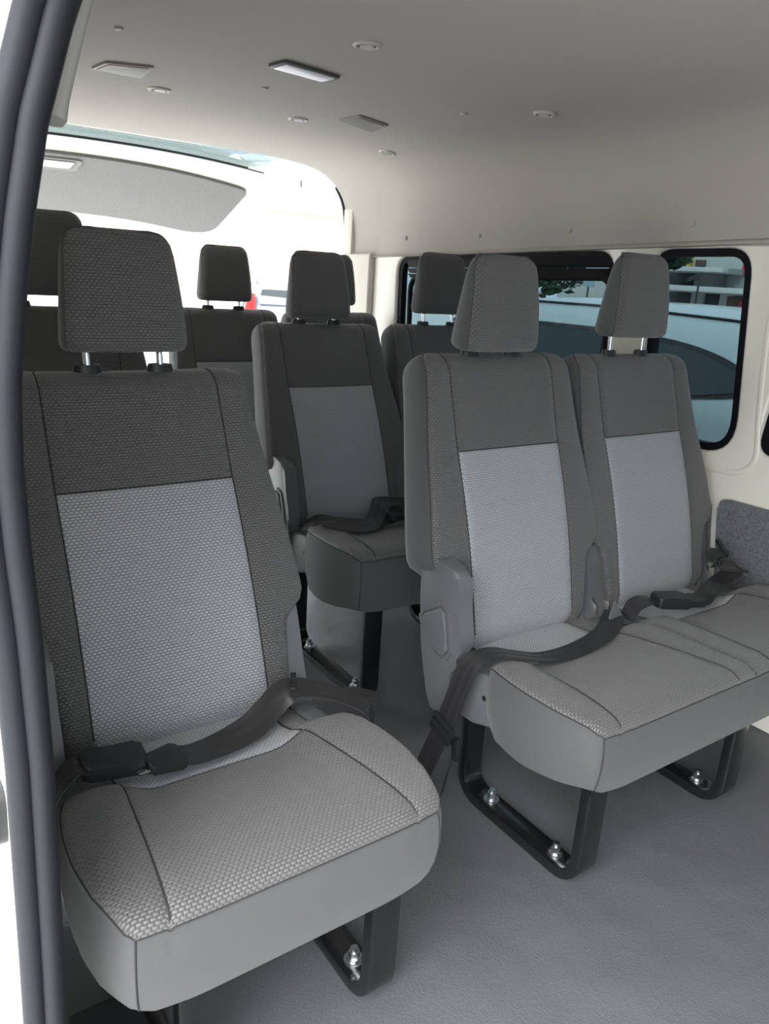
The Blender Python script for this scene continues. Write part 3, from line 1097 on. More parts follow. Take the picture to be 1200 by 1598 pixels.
RZ = math.radians(0.3)
seatA = make_seat('passenger_seat', (0.394, 0.670, 0.0), RZ, [(0, 5.2, 0.003)], ((-0.130, 0.030), (0.175, 0.052)),
                  'grey single seat in the foreground, its belt buckled across the cushion', 'van seat', 'single van seats')
seatB = make_seat('double_passenger_seat', (1.161, 0.6745, 0.0), 0.002, [(0, -2.4, -0.019), (0.46, -1.45, 0.0165)], ((-0.121, 0.052), (0.346, 0.052)),
                  'grey double seat at the right with chrome bolted black legs', 'van seat', 'double van seats')
seatD = make_seat('double_passenger_seat', (1.209, 1.485, 0.017), -0.008, [(0, 3.0, -0.014), (0.465, 2.2, 0.008)], ((-0.121, 0.052), (0.346, 0.052)),
                  'dark double seat in the second row, seen through the aisle', 'van seat', 'double van seats', -0.055, 0.028, 0.47)
seatF = make_seat('passenger_seat', (0.425, 1.45, 0.038), 0.0, [(0, 0.5, -0.003)], ((-0.130, 0.030), (0.165, 0.052)),
                  'dark single seat mostly hidden behind the foreground seat', 'van seat', 'single van seats', -0.055)
seatG = make_seat('double_passenger_seat', (1.19, 2.18, 0.0), 0.0, [(0, -0.5, 0.0), (0.46, -0.5, 0.0)], ((-0.121, 0.052), (0.346, 0.052)),
                  'rearmost double seat in front of the open tailgate', 'van seat', 'double van seats', -0.055)

# ------------------------------------------------------------------ seat belts (each one a part of its seat)
X_, Y_, Z_ = (1, 0, 0), (0, 1, 0), (0, 0, 1)
# foreground seat: buckle on the left, belt drawn across to the right and hanging over the edge
bA = belt('seat_belt', [(-0.236, 0.262, 0.372), (-0.226, 0.272, 0.410), (-0.205, 0.285, 0.427), (-0.185, 0.290, 0.424)],
          [(0.25, 1, 0), (0.25, 1, 0.2), (0.1, 1, 0), (0, 1, 0)], seatA, 0.046)
buckle(bA, (-0.148, 0.294, 0.414), (1, -0.04, -0.10), L_=0.086, W_=0.05, H_=0.026)
tongue(bA, (-0.082, 0.275, 0.405), (1, 0.10, -0.05))
belt('strap', [(-0.060, 0.276, 0.405), (-0.03, 0.278, 0.398), (0.02, 0.290, 0.394), (0.07, 0.302, 0.398), (0.105, 0.318, 0.408), (0.135, 0.330, 0.420), (0.158, 0.330, 0.428),
               (0.182, 0.312, 0.430), (0.21, 0.283, 0.428), (0.235, 0.255, 0.421), (0.250, 0.240, 0.409), (0.256, 0.234, 0.385)],
     [(0, 1, 0.1), (0, 1, 0.1), (-0.1, 1, 0.25), (-0.2, 0.9, 0.55), (-0.25, 0.75, 0.75), (-0.2, 0.8, 0.6), (0, 1, 0.25), (0.4, 0.9, 0.1), (0.6, 0.8, 0), (0.6, 0.8, 0), (0.6, 0.8, 0), (0.7, 0.8, 0)], bA, 0.046)
belt('strap_end', [(0.222, 0.305, 0.405), (0.250, 0.290, 0.412), (0.285, 0.268, 0.405)], [(0.5, 0.9, 0), (0.5, 0.9, 0), (0.5, 0.9, 0)], bA, 0.044)
bm = bmesh.new()
add_box(bm, (0.166, 0.345, 0.430), (0.010, 0.052, 0.008), 0.002, rot=Matrix.Rotation(-0.5, 3, 'Z'))
from_bm('strap_keeper', bm, bA, ('black_plastic',))

# front double seat, near unit: belt across, over the left edge and down through the adjuster
bB = belt('seat_belt', [(0.195, 0.315, 0.405), (0.160, 0.292, 0.410), (0.10, 0.266, 0.394), (0.011, 0.257, 0.383), (-0.08, 0.254, 0.388), (-0.150, 0.258, 0.407), (-0.200, 0.266, 0.421),
                         (-0.236, 0.276, 0.418), (-0.256, 0.286, 0.398), (-0.264, 0.298, 0.355), (-0.268, 0.312, 0.300), (-0.270, 0.325, 0.255)],
          [(-0.5, 1, 0), (-0.4, 1, 0), (-0.1, 1, 0), (0, 1, 0), (0, 1, 0), (0.05, 1, 0), (0.2, 1, 0), (0.3, 1, 0.1), (0.2, 1, 0.15), (0, 1, 0.2), (0, 1, 0.25), (0, 1, 0.25)], seatB, 0.048)
slider(bB, (-0.271, 0.328, 0.246), (0, 0.27, -1), (-1, 0, 0))
belt('strap', [(-0.271, 0.331, 0.240), (-0.276, 0.350, 0.180), (-0.282, 0.372, 0.110), (-0.287, 0.392, 0.045), (-0.29, 0.40, 0.012)],
     [(0, 1, 0.3)]*5, bB, 0.048)
belt('strap_end', [(-0.262, 0.318, 0.238), (-0.250, 0.318, 0.19), (-0.243, 0.335, 0.12), (-0.236, 0.352, 0.06)],
     [(0.4, 0.6, 0.2), (0.6, 0.6, 0.2), (0.7, 0.5, 0.1), (0.7, 0.5, 0)], bB, 0.030)
bm = bmesh.new()
add_box(bm, (-0.252, 0.304, 0.205), (0.012, 0.016, 0.050), 0.004)
from_bm('strap_hook', bm, bB, ('black_plastic',))
bm = bmesh.new()
add_prism(bm, [(0.150, 0.452), (0.140, 0.410), (0.196, 0.396)], 'y', 0.286, 0.289, 0.001)
from_bm('belt_flap', bm, bB, ('plastic',))

# far unit: buckle on its left, looped belt to the wall side
bC = belt('seat_belt', [(0.205, 0.290, 0.395), (0.225, 0.290, 0.423), (0.255, 0.288, 0.431), (0.285, 0.284, 0.428)],
          [(0.2, 1, 0), (0.2, 1, 0.2), (0, 1, 0.15), (0, 1, 0)], seatB, 0.042)
buckle(bC, (0.325, 0.268, 0.426), (1, -0.30, -0.08), L_=0.086, W_=0.05, H_=0.026)
tongue(bC, (0.385, 0.254, 0.418), (1, -0.05, -0.05))
belt('strap', [(0.405, 0.252, 0.416), (0.44, 0.262, 0.408), (0.50, 0.285, 0.404), (0.55, 0.296, 0.410), (0.60, 0.300, 0.420), (0.632, 0.290, 0.437), (0.628, 0.292, 0.448), (0.59, 0.315, 0.450), (0.60, 0.340, 0.462), (0.635, 0.352, 0.474)],
     [(0, 1, 0.1), (0, 1, 0.2), (-0.1, 1, 0.4), (-0.2, 1, 0.5), (-0.2, 1, 0.5), (-0.1, 1, 0.4), (0, 1, 0.3), (0.3, 1, 0.3), (0.4, 1, 0.2), (0.4, 1, 0.1)], bC, 0.046)
bm = bmesh.new()
add_box(bm, (0.640, 0.350, 0.478), (0.012, 0.060, 0.010), 0.003, rot=Matrix.Rotation(-0.5, 3, 'Z') @ Matrix.Rotation(0.4, 3, 'X'))
from_bm('strap_keeper', bm, bC, ('black_plastic',))

# second row: two belts lying bundled on the near cushion and the far one
bD = belt('seat_belt', [(-0.215, 0.295, 0.392), (-0.18, 0.270, 0.420), (-0.12, 0.255, 0.412), (-0.05, 0.230, 0.402), (0.02, 0.235, 0.404), (0.08, 0.26, 0.404)],
          [(0.3, 1, 0), (0.3, 1, 0.2), (0.1, 1, 0.1), (-0.2, 1, 0.3), (0, 1, 0.3), (0, 1, 0.2)], seatD, 0.048)
buckle(bD, (0.120, 0.235, 0.415), (1, -0.2, 0.05), L_=0.085, W_=0.05, H_=0.028)
tongue(bD, (0.055, 0.225, 0.412), (-1, 0.15, 0))
belt('strap', [(-0.20, 0.22, 0.424), (-0.13, 0.185, 0.418), (-0.06, 0.195, 0.412), (0.0, 0.25, 0.425), (0.05, 0.31, 0.43), (0.13, 0.31, 0.425), (0.20, 0.27, 0.425), (0.26, 0.25, 0.42)],
     [(0.3, 1, 0), (0.2, 1, 0.4), (-0.3, 1, 0.6), (-0.6, 1, 0.4), (0, 1, 0.5), (0.2, 1, 0.2), (0, 1, 0), (0, 1, 0)], bD, 0.048)

# ------------------------------------------------------------------ ceiling fittings
ZC_ = 1.534
def zceil(x):
    a = abs(x-CX)
    return itp(a, [(0, 1.535), (0.30, 1.534), (0.55, 1.529), (0.68, 1.519), (0.75, 1.506), (0.80, 1.487), (0.845, 1.458)])
def tilt(x):
    d = 0.02
    return math.atan2(zceil(x+d)-zceil(x-d), 2*d)
def vent(x, y, r, label, louvre=False, ang=0.0):
    root = empty('ceiling_vent', (x, y, zceil(x)-0.0005))
    root.rotation_euler = (0, -tilt(x), 0)
    tag(root, label, 'air vent', 'round ceiling vents')
    prof = [(r*0.68, 0.001), (r*0.70, -0.0030), (r*0.78, -0.0042), (r*0.90, -0.0036), (r, -0.0008), (r, 0.003)]
    n = 36
    V, F = [], []
    for i in range(n):
        a = 2*math.pi*i/n
        V += [(q*math.cos(a), q*math.sin(a), z) for q, z in prof]
    k = len(prof)
    for i in range(n):
        for j in range(k-1):
            F.append((i*k+j, i*k+j+1, ((i+1) % n)*k+j+1, ((i+1) % n)*k+j))
    pydata('rim', V, F, root, ('vent_rim',), smooth=40)
    bm = bmesh.new()
    add_cyl(bm, (0, 0, -0.0009), (0, 0, 0.0015), r*0.72, 32)
    from_bm('throat', bm, root, ('black_plastic',))
    if louvre:
        for q in (-0.33, 0.0, 0.33):
            bm = bmesh.new()
            l = r*2*math.sqrt(max(0.05, 0.36-q*q))
            add_box(bm, (q*r, 0, -0.0020), (r*0.13, l, 0.003), 0.001, rot=None)
            p = from_bm('slat', bm, root, ('vent_rim',))
    else:
        bm = bmesh.new()
        add_cyl(bm, (r*0.10*math.cos(ang), r*0.10*math.sin(ang), -0.0034), (r*0.10*math.cos(ang), r*0.10*math.sin(ang), -0.0010), r*0.52, 32)
        from_bm('flap', bm, root, ('vent_rim',))
    return root
vent(0.946, 1.495, 0.029, 'round vent nearest the camera, right of the ceiling lamp', ang=1.0)
vent(1.600, 1.637, 0.029, 'lone round vent in the darker headliner at the right', ang=1.2)
vent(0.787, 2.280, 0.031, 'round vent below the left trapezoid cover', ang=1.0)
vent(1.236, 2.328, 0.031, 'round vent left of the right trapezoid cover', ang=0.6)
vent(1.700, 2.515, 0.030, 'slatted round vent below the right trapezoid cover', louvre=True)

def plate_fitting(name, quad, label, cat, parts, group=None):
    """quad: four world x,y corners on the headliner"""
    cx = sum(p[0] for p in quad)/4; cy = sum(p[1] for p in quad)/4
    root = empty(name, (cx, cy, zceil(cx)-0.0005))
    root.rotation_euler = (0, -tilt(cx), 0)
    tag(root, label, cat, group)
    q = [(p[0]-cx, p[1]-cy) for p in quad]
    for (pn, sc, z0, z1, r, m, bev) in parts:
        bm = bmesh.new()
        add_prism(bm, quad_round(*[(a*sc, b_*sc) for a, b_ in q], r), 'z', z0, z1, bev, 2)
        from_bm(pn, bm, root, (m,))
    return root
lamp = plate_fitting('ceiling_lamp', [(0.872, 1.800), (1.038, 1.832), (1.045, 1.757), (0.880, 1.725)], 'rectangular ceiling lamp with white lens and dark grey rim', 'ceiling lamp',
              [('rim', 1.0, -0.006, 0.001, 0.012, 'rim_grey', 0.002)])
q = [(0.872, 1.800), (1.038, 1.832), (1.045, 1.757), (0.880, 1.725)]
cx = sum(p[0] for p in q)/4; cy = sum(p[1] for p in q)/4
bm = bmesh.new()
add_prism(bm, quad_round(*[((a-cx)*0.86, (b_-cy)*0.74) for a, b_ in q], 0.006), 'z', -0.0075, -0.004, 0.001)
from_bm('lens', bm, lamp, ('lamp_lens',))
SP = [('cover', 1.0, -0.004, 0.001, 0.010, 'cover_grey', 0.002), ('grille', 0.84, -0.0055, -0.003, 0.008, 'cover_grey', 0.001)]
plate_fitting('ceiling_cover', [(0.578, 2.165), (0.705, 2.175), (0.690, 2.030), (0.588, 2.070)], 'grey trapezoid cover on the headliner, left of the lamp', 'ceiling cover', SP, 'trapezoid ceiling covers')
plate_fitting('ceiling_cover', [(1.312, 2.215), (1.478, 2.285), (1.452, 2.150), (1.318, 2.105)], 'grey trapezoid cover on the headliner, right of the lamp', 'ceiling cover', SP, 'trapezoid ceiling covers')

def clip(p, nrm, r, label, m='headliner'):
    bm = bmesh.new()
    n_ = Vector(nrm).normalized()
    add_cyl(bm, Vector(p)-n_*0.001, Vector(p)+n_*0.0035, r, 16, r*0.75)
    o = from_bm('lining_clip', bm, None, (m,))
    tag(o, label, 'clip', 'headliner clips')
for (x, y), lb in (((0.529, 1.764), 'small clip on the headliner above the left trapezoid cover'), ((0.975, 2.023), 'small clip on the headliner below the lamp'),
                   ((1.488, 1.834), 'small clip on the headliner left of the lone vent')):
    clip((x, y, zceil(x)), (0, 0, -1), 0.010, lb, 'grey_trim')
for y, z, lb in ((2.68, 1.240, 'headliner clip above the rear end of the long window'), (2.23, 1.248, 'headliner clip above the second row headrest'),
                 (1.80, 1.262, 'headliner clip above the front end of the long window'), (1.36, 1.276, 'headliner clip above the window by the front seats')):
    clip((CX+0.926, y, z), (-1, 0, 0), 0.008, lb, 'headliner')

# ------------------------------------------------------------------ small things on the floor
bm = bmesh.new()
add_prism(bm, rrect(0.12, 0.16, 0.03, 5, 0.185, 0.83), 'z', 0.0, 0.055, 0.014, 3)
tag(from_bm('floor_bracket_cover', bm, None, ('black_plastic',)), 'black plastic cover on the floor under the foreground seat', 'cover')

# ------------------------------------------------------------------ raised tailgate
TG = empty('tailgate', (CX, YR+0.02, 1.535))
tag(TG, 'raised tailgate with dark glass, cream frame and grey felt panel', 'tailgate')
def tg(x, y):
    """height of the tailgate's inner skin; bends down past its window"""
    z = itp(y, [(3.13, 1.537), (3.40, 1.556), (3.62, 1.556), (3.80, 1.530), (3.95, 1.490), (4.50, 1.328), (4.62, 1.285)])
    return z-0.085*(abs(x-CX)/0.9)**2.2*sst(3.25, 3.8, y)
def tg_sheet(name, pts, m, off, th, parent, n=26):
    """sheet on the tailgate skin with a polygon outline (x,y)"""
    bm = bmesh.new()
    vs_ = [bm.verts.new((p[0], p[1], 0)) for p in pts]
    bm.faces.new(vs_)
    xs_ = [p[0] for p in pts]; ys2 = [p[1] for p in pts]
    for i in range(1, n):
        x = min(xs_)+(max(xs_)-min(xs_))*i/n
        bmesh.ops.bisect_plane(bm, geom=bm.verts[:]+bm.edges[:]+bm.faces[:], plane_co=(x, 0, 0), plane_no=(1, 0, 0))
    for i in range(1, n//2):
        y = min(ys2)+(max(ys2)-min(ys2))*i/(n//2)
        bmesh.ops.bisect_plane(bm, geom=bm.verts[:]+bm.edges[:]+bm.faces[:], plane_co=(0, y, 0), plane_no=(0, 1, 0))
    for v in bm.verts:
        v.co.z = tg(v.co.x, v.co.y)+off
    g = bmesh.ops.extrude_face_region(bm, geom=bm.faces[:])
    for v in [q for q in g['geom'] if isinstance(q, bmesh.types.BMVert)]:
        v.co.z += th
    for v in bm.verts:
        v.co -= Vector((CX, YR+0.02, 1.535))
    return from_bm(name, bm, parent, (m,), 50)
hole = quad_round((0.30, 3.19), (1.70, 3.19), (1.73, 3.60), (0.27, 3.60), [0.05, 0.05, 0.13, 0.13])
out = quad_round((0.10, 3.15), (1.90, 3.15), (1.93, 4.62), (0.07, 4.62), [0.03, 0.03, 0.12, 0.12])
# frame as two skins with the window cut out
bm = bmesh.new()
ls = []
for l_ in (out, hole):
    dense = []
    for i in range(len(l_)):
        a, b_ = np.array(l_[i]), np.array(l_[(i+1) % len(l_)])
        m_ = max(1, int(np.linalg.norm(b_-a)/0.06))
        dense += [tuple(a+(b_-a)*q/m_) for q in range(m_)]
    vv = [bm.verts.new((p[0], p[1], 0)) for p in dense]
    ls += [bm.edges.new((vv[i], vv[(i+1) % len(vv)])) for i in range(len(vv))]
bmesh.ops.triangle_fill(bm, use_beauty=True, use_dissolve=False, edges=ls)
for y in np.arange(3.25, 4.6, 0.07):
    bmesh.ops.bisect_plane(bm, geom=bm.verts[:]+bm.edges[:]+bm.faces[:], plane_co=(0, y, 0), plane_no=(0, 1, 0))
for x in np.arange(0.15, 1.9, 0.09):
    bmesh.ops.bisect_plane(bm, geom=bm.verts[:]+bm.edges[:]+bm.faces[:], plane_co=(x, 0, 0), plane_no=(1, 0, 0))
for v in bm.verts:
    v.co.z = tg(v.co.x, v.co.y)
g = bmesh.ops.extrude_face_region(bm, geom=bm.faces[:])
for v in [q for q in g['geom'] if isinstance(q, bmesh.types.BMVert)]:
    v.co.z += 0.05
for v in bm.verts:
    v.co -= Vector((CX, YR+0.02, 1.535))
from_bm('frame', bm, TG, ('cream',), 40)
tg_sheet('glass', quad_round((0.28, 3.17), (1.72, 3.17), (1.75, 3.62), (0.25, 3.62), [0.05, 0.05, 0.13, 0.13]), 'tailglass', 0.012, 0.006, TG)
tg_sheet('window_gasket', quad_round((0.262, 3.592), (1.738, 3.592), (1.728, 3.606), (0.272, 3.606), 0.005), 'rubber', -0.004, 0.010, TG, 40)
pnl = quad_round((0.23, 3.83), (1.77, 3.83), (1.83, 4.52), (0.17, 4.52), [0.06, 0.06, 0.20, 0.20])
fp = tg_sheet('lining_panel', pnl, 'felt', -0.014, 0.012, TG)
# pull handle set in the panel
hx, hy = 0.86, 3.89
hp = tg_sheet('handle_bezel', quad_round((hx-0.16, hy-0.03), (hx+0.12, hy-0.03), (hx+0.115, hy+0.10), (hx-0.155, hy+0.10), 0.025), 'handle_grey', -0.022, 0.010, fp, 10)
tg_sheet('handle_rim', quad_round((hx-0.112, hy-0.016), (hx+0.100, hy-0.016), (hx+0.092, hy+0.070), (hx-0.104, hy+0.070), 0.015), 'black_plastic', -0.0235, 0.004, fp, 10)
tg_sheet('handle_pocket', quad_round((hx-0.10, hy-0.008), (hx+0.088, hy-0.008), (hx+0.08, hy+0.062), (hx-0.092, hy+0.062), 0.012), 'cream', -0.0255, 0.004, fp, 10)
# strut mount on the far side
bm = bmesh.new()
add_cyl(bm, (1.723-CX, 0.05, 1.435-1.535), (1.723-CX, 0.05, 1.462-1.535), 0.006, 12)
from_bm('strut_pin', bm, TG, ('zinc',))

# ------------------------------------------------------------------ outside
GZ = -0.65
bm = bmesh.new()
add_box(bm, (8, 12, GZ-0.1), (160, 160, 0.2))
struct(from_bm('ground', bm, None, ('asphalt',), 0), 'pale concrete car park', 'ground')

MT['car_white'] = mat('pale_car_paint', (0.44, 0.485, 0.50), 0.25, coat=0.6)
MT['car_glass'] = mat('dark_car_glass', (0.012, 0.018, 0.022), 0.06, spec=0.7)
MT['car_dark'] = mat('dark_car_trim', (0.012, 0.012, 0.014), 0.4)
MT['car_blue'] = mat('blue_grey_car_paint', (0.22, 0.27, 0.36), 0.3, coat=0.8)
MT['red_lens'] = mat('red_lamp_lens', (0.45, 0.02, 0.02), 0.2)
MT['alloy'] = mat('alloy_wheel', (0.62, 0.64, 0.66), 0.25, metal=0.9)

def car(name, loc, rz, label, paint, belt_up=0.0, zroof=1.68):
    """compact people carrier; local x = width, y = length with the nose at +y, z up from the ground"""
    root = empty(name, loc, rz)
    tag(root, label, 'car')
    k = zroof/1.68
    # body sections along y: (y, half width at belt, z bottom, z belt, half width of roof, z roof)
    ST = [(-2.08, 0.66, 0.42, 0.98, 0.56, 1.05), (-2.02, 0.78, 0.33, 1.02, 0.62, 1.24), (-1.86, 0.84, 0.25, 1.03, 0.64, 1.52), (-1.66, 0.86, 0.24, 1.03, 0.65, 1.635), (-1.3, 0.87, 0.24, 1.02, 0.66, 1.665),
          (-0.7, 0.87, 0.24, 1.00, 0.66, 1.68), (-0.1, 0.87, 0.24, 0.98, 0.66, 1.675), (0.35, 0.87, 0.24, 0.97, 0.64, 1.62), (0.75, 0.86, 0.24, 0.97, 0.60, 1.42), (1.15, 0.85, 0.24, 0.97, 0.60, 1.12),
          (1.45, 0.84, 0.25, 0.94, 0.62, 0.99), (1.85, 0.78, 0.30, 0.84, 0.58, 0.88), (2.08, 0.62, 0.40, 0.68, 0.46, 0.72)]
    ny_ = 48
    ysx = np.linspace(ST[0][0], ST[-1][0], ny_)
    V, F = [], []
    def sec(y):
        v = [float(np.interp(y, [s[0] for s in ST], [s[i] for s in ST])) for i in range(1, 6)]
        hw, zb, zt, hr, zr = v
        zt, zr = zt*k, zr*k
        zt = min(zt+belt_up, max(zt, zr-0.12))
        pts = [(0, zb), (hw*0.85, zb), (hw*0.97, zb+0.08), (hw*1.0, zb+0.25), (hw*1.005, (zb+zt)/2), (hw, zt-0.06), (hw*0.985, zt)]
        for q in (0.25, 0.5, 0.75, 0.92):
            pts.append((hw*0.975+(hr+0.04-hw*0.975)*q, zt+(zr-0.06-zt)*q))
        pts += [(hr, zr-0.025), (hr-0.06, zr-0.006), (hr*0.5, zr+0.008), (0, zr+0.012)]
        return pts
    K = None
    for y in ysx:
        p = sec(y)
        full = p+[(-a, b_) for a, b_ in reversed(p[1:-1])]
        K = len(full)
        V += [(a, y, b_) for a, b_ in full]
    for i in range(ny_-1):
        for j in range(K):
            F.append((i*K+j, i*K+(j+1) % K, (i+1)*K+(j+1) % K, (i+1)*K+j))
    F.append(tuple(range(K-1, -1, -1))); F.append(tuple((ny_-1)*K+j for j in range(K)))
    pydata('body', V, F, root, (paint,), smooth=50)
    def side(y, f):
        p = sec(y)
        a, b_ = p[6], p[10]
        return (a[0]+(b_[0]-a[0])*f, y, a[1]+(b_[1]-a[1])*f)
    def shell(nm, outline, m, off, sg):
        """patch on the car's side from an outline given as (y, fraction of glass height)"""
        bm = bmesh.new()
        vs_ = [bm.verts.new((0, p[0], p[1])) for p in outline]
        bm.faces.new(vs_)
        for y in np.arange(-1.9, 1.6, 0.09):
            bmesh.ops.bisect_plane(bm, geom=bm.verts[:]+bm.edges[:]+bm.faces[:], plane_co=(0, y, 0), plane_no=(0, 1, 0))
        for v in bm.verts:
            q = side(v.co.y, v.co.z)
            v.co = Vector((sg*(q[0]+off), q[1], q[2]))
        g_ = bmesh.ops.extrude_face_region(bm, geom=bm.faces[:])
        for v in [q for q in g_['geom'] if isinstance(q, bmesh.types.BMVert)]:
            v.co.x -= sg*0.02
        return from_bm(nm, bm, root, (m,), 40)
    for sg in (-1, 1):
        arch = [(-1.56, 0.46), (-1.46, 0.60), (-1.34, 0.73), (-1.22, 0.82), (-1.08, 0.88), (-0.9, 0.91), (-0.6, 0.925), (-0.2, 0.93), (0.1, 0.93), (0.28, 0.90), (0.60, 0.72), (0.92, 0.40), (0.96, 0.12), (0.88, 0.04)]
        lower = [(0.6, 0.0), (0.0, -0.02), (-0.6, 0.02), (-1.0, 0.10), (-1.3, 0.22), (-1.48, 0.34)]
        shell('side_window_trim', spline(arch+lower, 3, True), 'car_dark', 0.004, sg)
        def inset(P_, c, f):
            return [(c[0]+(a-c[0])*f, c[1]+(b_-c[1])*(f-0.06)) for a, b_ in P_]
        rear_glass = [(-1.50, 0.46), (-1.38, 0.62), (-1.25, 0.74), (-1.12, 0.81), (-0.9, 0.85), (-0.72, 0.86), (-0.76, 0.5), (-0.80, 0.09), (-1.0, 0.14), (-1.3, 0.26), (-1.45, 0.37)]
        front_glass = [(-0.69, 0.865), (-0.3, 0.87), (0.08, 0.87), (0.24, 0.83), (0.55, 0.66), (0.84, 0.37), (0.86, 0.15), (0.6, 0.05), (0.0, 0.02), (-0.5, 0.05), (-0.77, 0.085)]
        shell('side_window', rear_glass, 'car_glass', 0.008, sg)
        shell('side_window', front_glass, 'car_glass', 0.008, sg)
    for sg in (-1, 1):
        pth = []
        for y in np.linspace(-1.72, 0.55, 30):
            q_ = sec(y)[11]
            pth.append((sg*(q_[0]+0.002), y, q_[1]+0.004))
        sweep('roof_moulding', pth, [(0.006*math.cos(a), 0.004*math.sin(a)) for a in np.linspace(0, 2*math.pi, 8, endpoint=False)], (0, 0, 1), root, ('car_dark',))
    # rear window and lamps
    bm = bmesh.new()
    add_prism(bm, quad_round((-0.60, 1.53*k), (0.60, 1.53*k), (0.64, 1.37*k), (-0.64, 1.37*k), 0.03), 'y', -0.01, 0.01, 0.002)
    for v in bm.verts:
        y_s = float(np.interp(v.co.z/k, [1.05, 1.24, 1.52, 1.6], [-2.09, -2.035, -1.885, -1.76]))
        v.co.y += y_s-0.004
    from_bm('rear_window', bm, root, ('car_glass',))
    for sg in (-1, 1):
        bm = bmesh.new()
        add_prism(bm, [(sg*0.66, 1.26*k), (sg*0.80, 1.26*k), (sg*0.74, 1.48*k), (sg*0.67, 1.48*k)], 'y', -1.98, -1.86, 0.01)
        from_bm('tail_lamp', bm, root, ('red_lens',))
    for sg in (-1, 1):
        for y in (-1.28, 1.30):
            bm = bmesh.new()
            add_cyl(bm, (sg*0.66, y, 0.32), (sg*0.875, y, 0.32), 0.32, 36)
            w_ = from_bm('wheel', bm, root, ('car_dark',))
            bm = bmesh.new()
            for i in range(5):
                a = 2*math.pi*i/5
                add_box(bm, (sg*0.88, y+0.115*math.cos(a), 0.32+0.115*math.sin(a)), (0.02, 0.20, 0.055), 0.008, rot=Matrix.Rotation(a, 3, 'X'))
            add_cyl(bm, (sg*0.87, y, 0.32), (sg*0.895, y, 0.32), 0.06, 20)
            from_bm('wheel_spokes', bm, w_, ('alloy',))
    return root
# beside the van, seen through its side windows (nose to the rear of the van)
car('car', (3.62, 3.10, GZ), 0.0, 'pale car parked beside the van, seen through its side windows', 'car_white', belt_up=0.26, zroof=1.69)
car('car', (5.27, 9.55, GZ), -0.45, 'blue grey car parked behind the van with red tail lamp', 'car_blue', belt_up=0.2, zroof=1.66)

# building across the car park (seen through the far windows)
MT['render_white'] = noisy(mat('white_render', (0.46, 0.45, 0.43), 0.8), 0.8, 0.06)
MT['render_grey'] = noisy(mat('grey_render', (0.26, 0.26, 0.25), 0.8), 0.8, 0.08)
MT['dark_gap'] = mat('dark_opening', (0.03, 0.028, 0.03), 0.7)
MT['red_sign'] = mat('red_sign', (0.55, 0.03, 0.04), 0.5)
MT['brown_shutter'] = mat('brown_shutter', (0.09, 0.05, 0.045), 0.6)
MT['yellow_post'] = mat('yellow_post', (0.65, 0.42, 0.05), 0.6)
MT['terracotta'] = mat('salmon_render', (0.80, 0.52, 0.40), 0.8)
BX, BS = 32.0, 1.6
bl = empty('building', (BX, 20, GZ))
tag(bl, 'white building with dark parking decks, seen through the side windows', 'building')
def bz(z):
    return 1.092+(z-1.092)*BS-GZ
def bblock(name, ya, yb, za, zb, depth, m, out=0.0, raw=False, par=None):
    bm = bmesh.new()
    z0, z1 = (za, zb) if raw else (bz(za), bz(zb))
    y0, y1 = ya*(BX-out)/20-20, yb*(BX-out)/20-20
    if not raw:
        z0, z1 = (1.092+(z-1.092)*(BX-out)/20-GZ for z in (za, zb))
    add_box(bm, (depth/2-out, (y0+y1)/2, (z0+z1)/2), (depth, abs(y1-y0), z1-z0), 0.03)
    return from_bm(name, bm, par or bl, (m,))
bblock('wall', 8.0, 15.2, 0.0, bz(3.2), 8, 'render_white', 0, True)
bblock('wall', 15.2, 18.9, 0.0, bz(1.50), 6, 'render_white', -2.0, True)
bblock('deck', 12.9, 15.0, 1.70, 1.86, 3, 'render_grey', 1.6)
bblock('deck', 12.0, 15.0, 1.17, 1.33, 3, 'render_grey', 1.6)
bblock('parapet', 12.95, 15.0, 1.735, 1.86, 0.4, 'render_white', 1.8)
bblock('parapet', 12.0, 15.0, 1.20, 1.345, 0.4, 'render_white', 1.8)
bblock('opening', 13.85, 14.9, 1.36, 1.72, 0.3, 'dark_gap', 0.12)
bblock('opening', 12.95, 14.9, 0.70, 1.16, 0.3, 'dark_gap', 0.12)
bblock('opening', 13.55, 13.85, 1.88, 2.05, 0.3, 'brown_shutter', 0.12)
bblock('column', 13.4, 13.8, 0.60, 1.2, 0.4, 'render_grey', 0.3)
bblock('panel', 12.0, 12.68, 0.80, 1.12, 0.3, 'brown_shutter', 0.2)
bblock('sign_panel', 12.20, 12.40, 1.70, 1.95, 0.3, 'red_sign', 0.2)
bblock('sign_panel', 12.0, 12.3, 0.85, 1.02, 0.3, 'red_sign', 0.3)
bblock('column', 12.9, 13.05, 1.36, 1.74, 0.5, 'render_grey', 0.3)
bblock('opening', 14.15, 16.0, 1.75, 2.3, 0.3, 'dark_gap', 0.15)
bblock('column', 14.02, 14.14, 1.72, 2.3, 0.4, 'yellow_post', 0.25)
# salmon building far behind
sb = empty('building', (12, 42, GZ))
tag(sb, 'pale salmon building far behind the open tailgate', 'building')
bm = bmesh.new(); add_box(bm, (6, 4, 2.4), (14, 8, 4.8), 0.05); from_bm('wall', bm, sb, ('terracotta',))
bm = bmesh.new(); add_box(bm, (6, 3.9, 5.0), (14.8, 8.8, 0.4), 0.05); from_bm('roof', bm, sb, ('render_white',))
bm = bmesh.new(); add_box(bm, (4.4, -0.02, 2.9), (1.6, 0.2, 1.0), 0.03); from_bm('window', bm, sb, ('terracotta',))

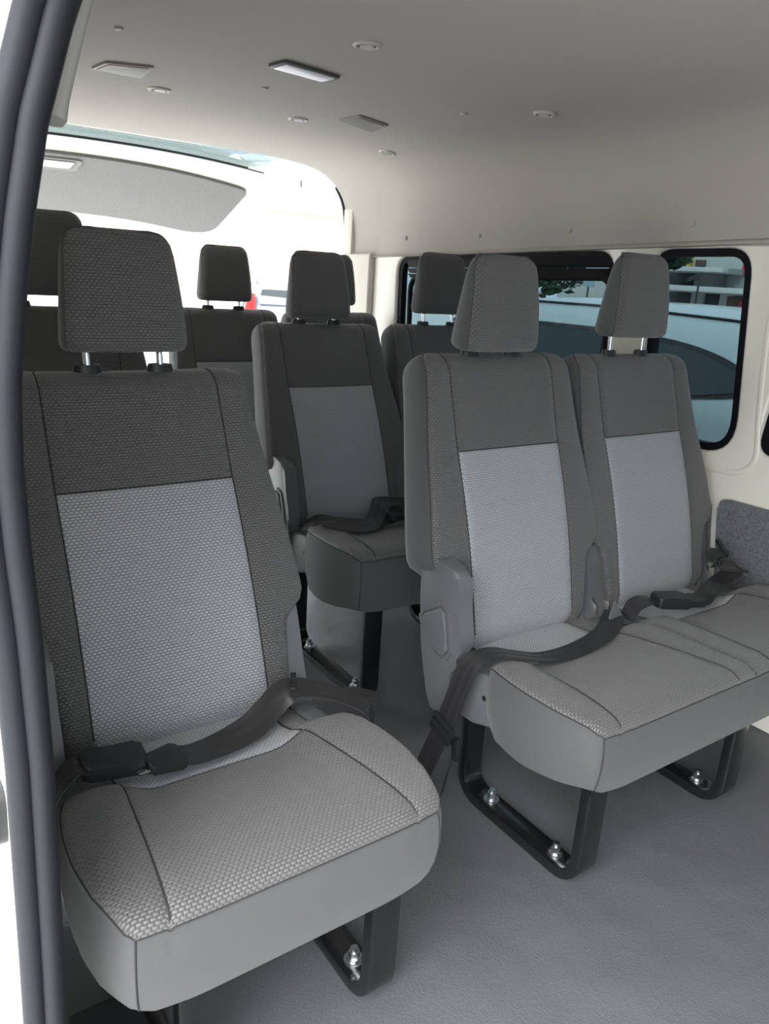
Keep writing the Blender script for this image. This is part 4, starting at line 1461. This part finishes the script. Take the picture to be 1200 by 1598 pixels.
# trees by the building
MT['leaf'] = noisy(mat('dark_green_foliage', (0.030, 0.055, 0.028), 0.8), 3.0, 0.5)
MT['bark'] = mat('bark', (0.08, 0.06, 0.045), 0.9)
def tree(x, y, h, r, label, seed):
    rnd = random.Random(seed)
    root = empty('tree', (x, y, GZ))
    tag(root, label, 'tree', 'trees beyond the pale car')
    bm = bmesh.new(); add_cyl(bm, (0, 0, 0), (0, 0, h*0.6), 0.16, 10, 0.09); from_bm('trunk', bm, root, ('bark',))
    bm = bmesh.new()
    for i in range(900):
        a, b_, c = rnd.gauss(0, 1), rnd.gauss(0, 1), rnd.gauss(0, 1)
        n_ = math.sqrt(a*a+b_*b_+c*c)
        rr_ = r*(0.55+0.45*rnd.random())
        p = Vector((a/n_*rr_, b_/n_*rr_, h*0.62+c/n_*rr_*0.75))
        R_ = Matrix.Rotation(rnd.random()*6.28, 3, 'Z') @ Matrix.Rotation(rnd.random()*3.14, 3, 'X')
        s = 0.18+0.16*rnd.random()
        vs_ = [bm.verts.new(R_ @ Vector(q)*s+p) for q in ((-1, 0, 0), (0, -0.5, 0.1), (1, 0, 0), (0, 0.5, 0.1))]
        bm.faces.new(vs_)
    from_bm('foliage', bm, root, ('leaf',), 0)
tree(29.5, 28.8, 4.6, 2.2, 'dark leafy tree beyond the roof of the pale car', 1)
tree(25.0, 18.45, 5.1, 0.75, 'dark tree at the upper left corner of the second window', 3)
# lamp post and a notice board
lp = empty('street_lamp', (27.5, 13.62*27.5/20, GZ))
tag(lp, 'thin dark street lamp in front of the white building', 'street lamp')
bm = bmesh.new(); add_cyl(bm, (0, 0, 0), (0, 0, 2.38), 0.05, 10, 0.035); from_bm('pole', bm, lp, ('dark_gap',))
bm = bmesh.new(); add_box(bm, (0, 0.22, 2.42), (0.22, 0.62, 0.12), 0.03, rot=Matrix.Rotation(-0.4, 3, 'X')); from_bm('lamp_head', bm, lp, ('dark_gap',))
nb_ = empty('sign_board', (26.0, 17.6*1.3, GZ))
tag(nb_, 'blue grey sign board on a pole beyond the pale car', 'sign')
MT['sign_grey'] = mat('blue_grey_sign', (0.20, 0.27, 0.33), 0.5)
bm = bmesh.new(); add_cyl(bm, (0, 0, 0), (0, 0, 2.1), 0.04, 10); from_bm('pole', bm, nb_, ('dark_gap',))
bm = bmesh.new(); add_box(bm, (0, 0, 2.02), (0.08, 0.56, 0.42), 0.02); from_bm('panel', bm, nb_, ('sign_grey',))
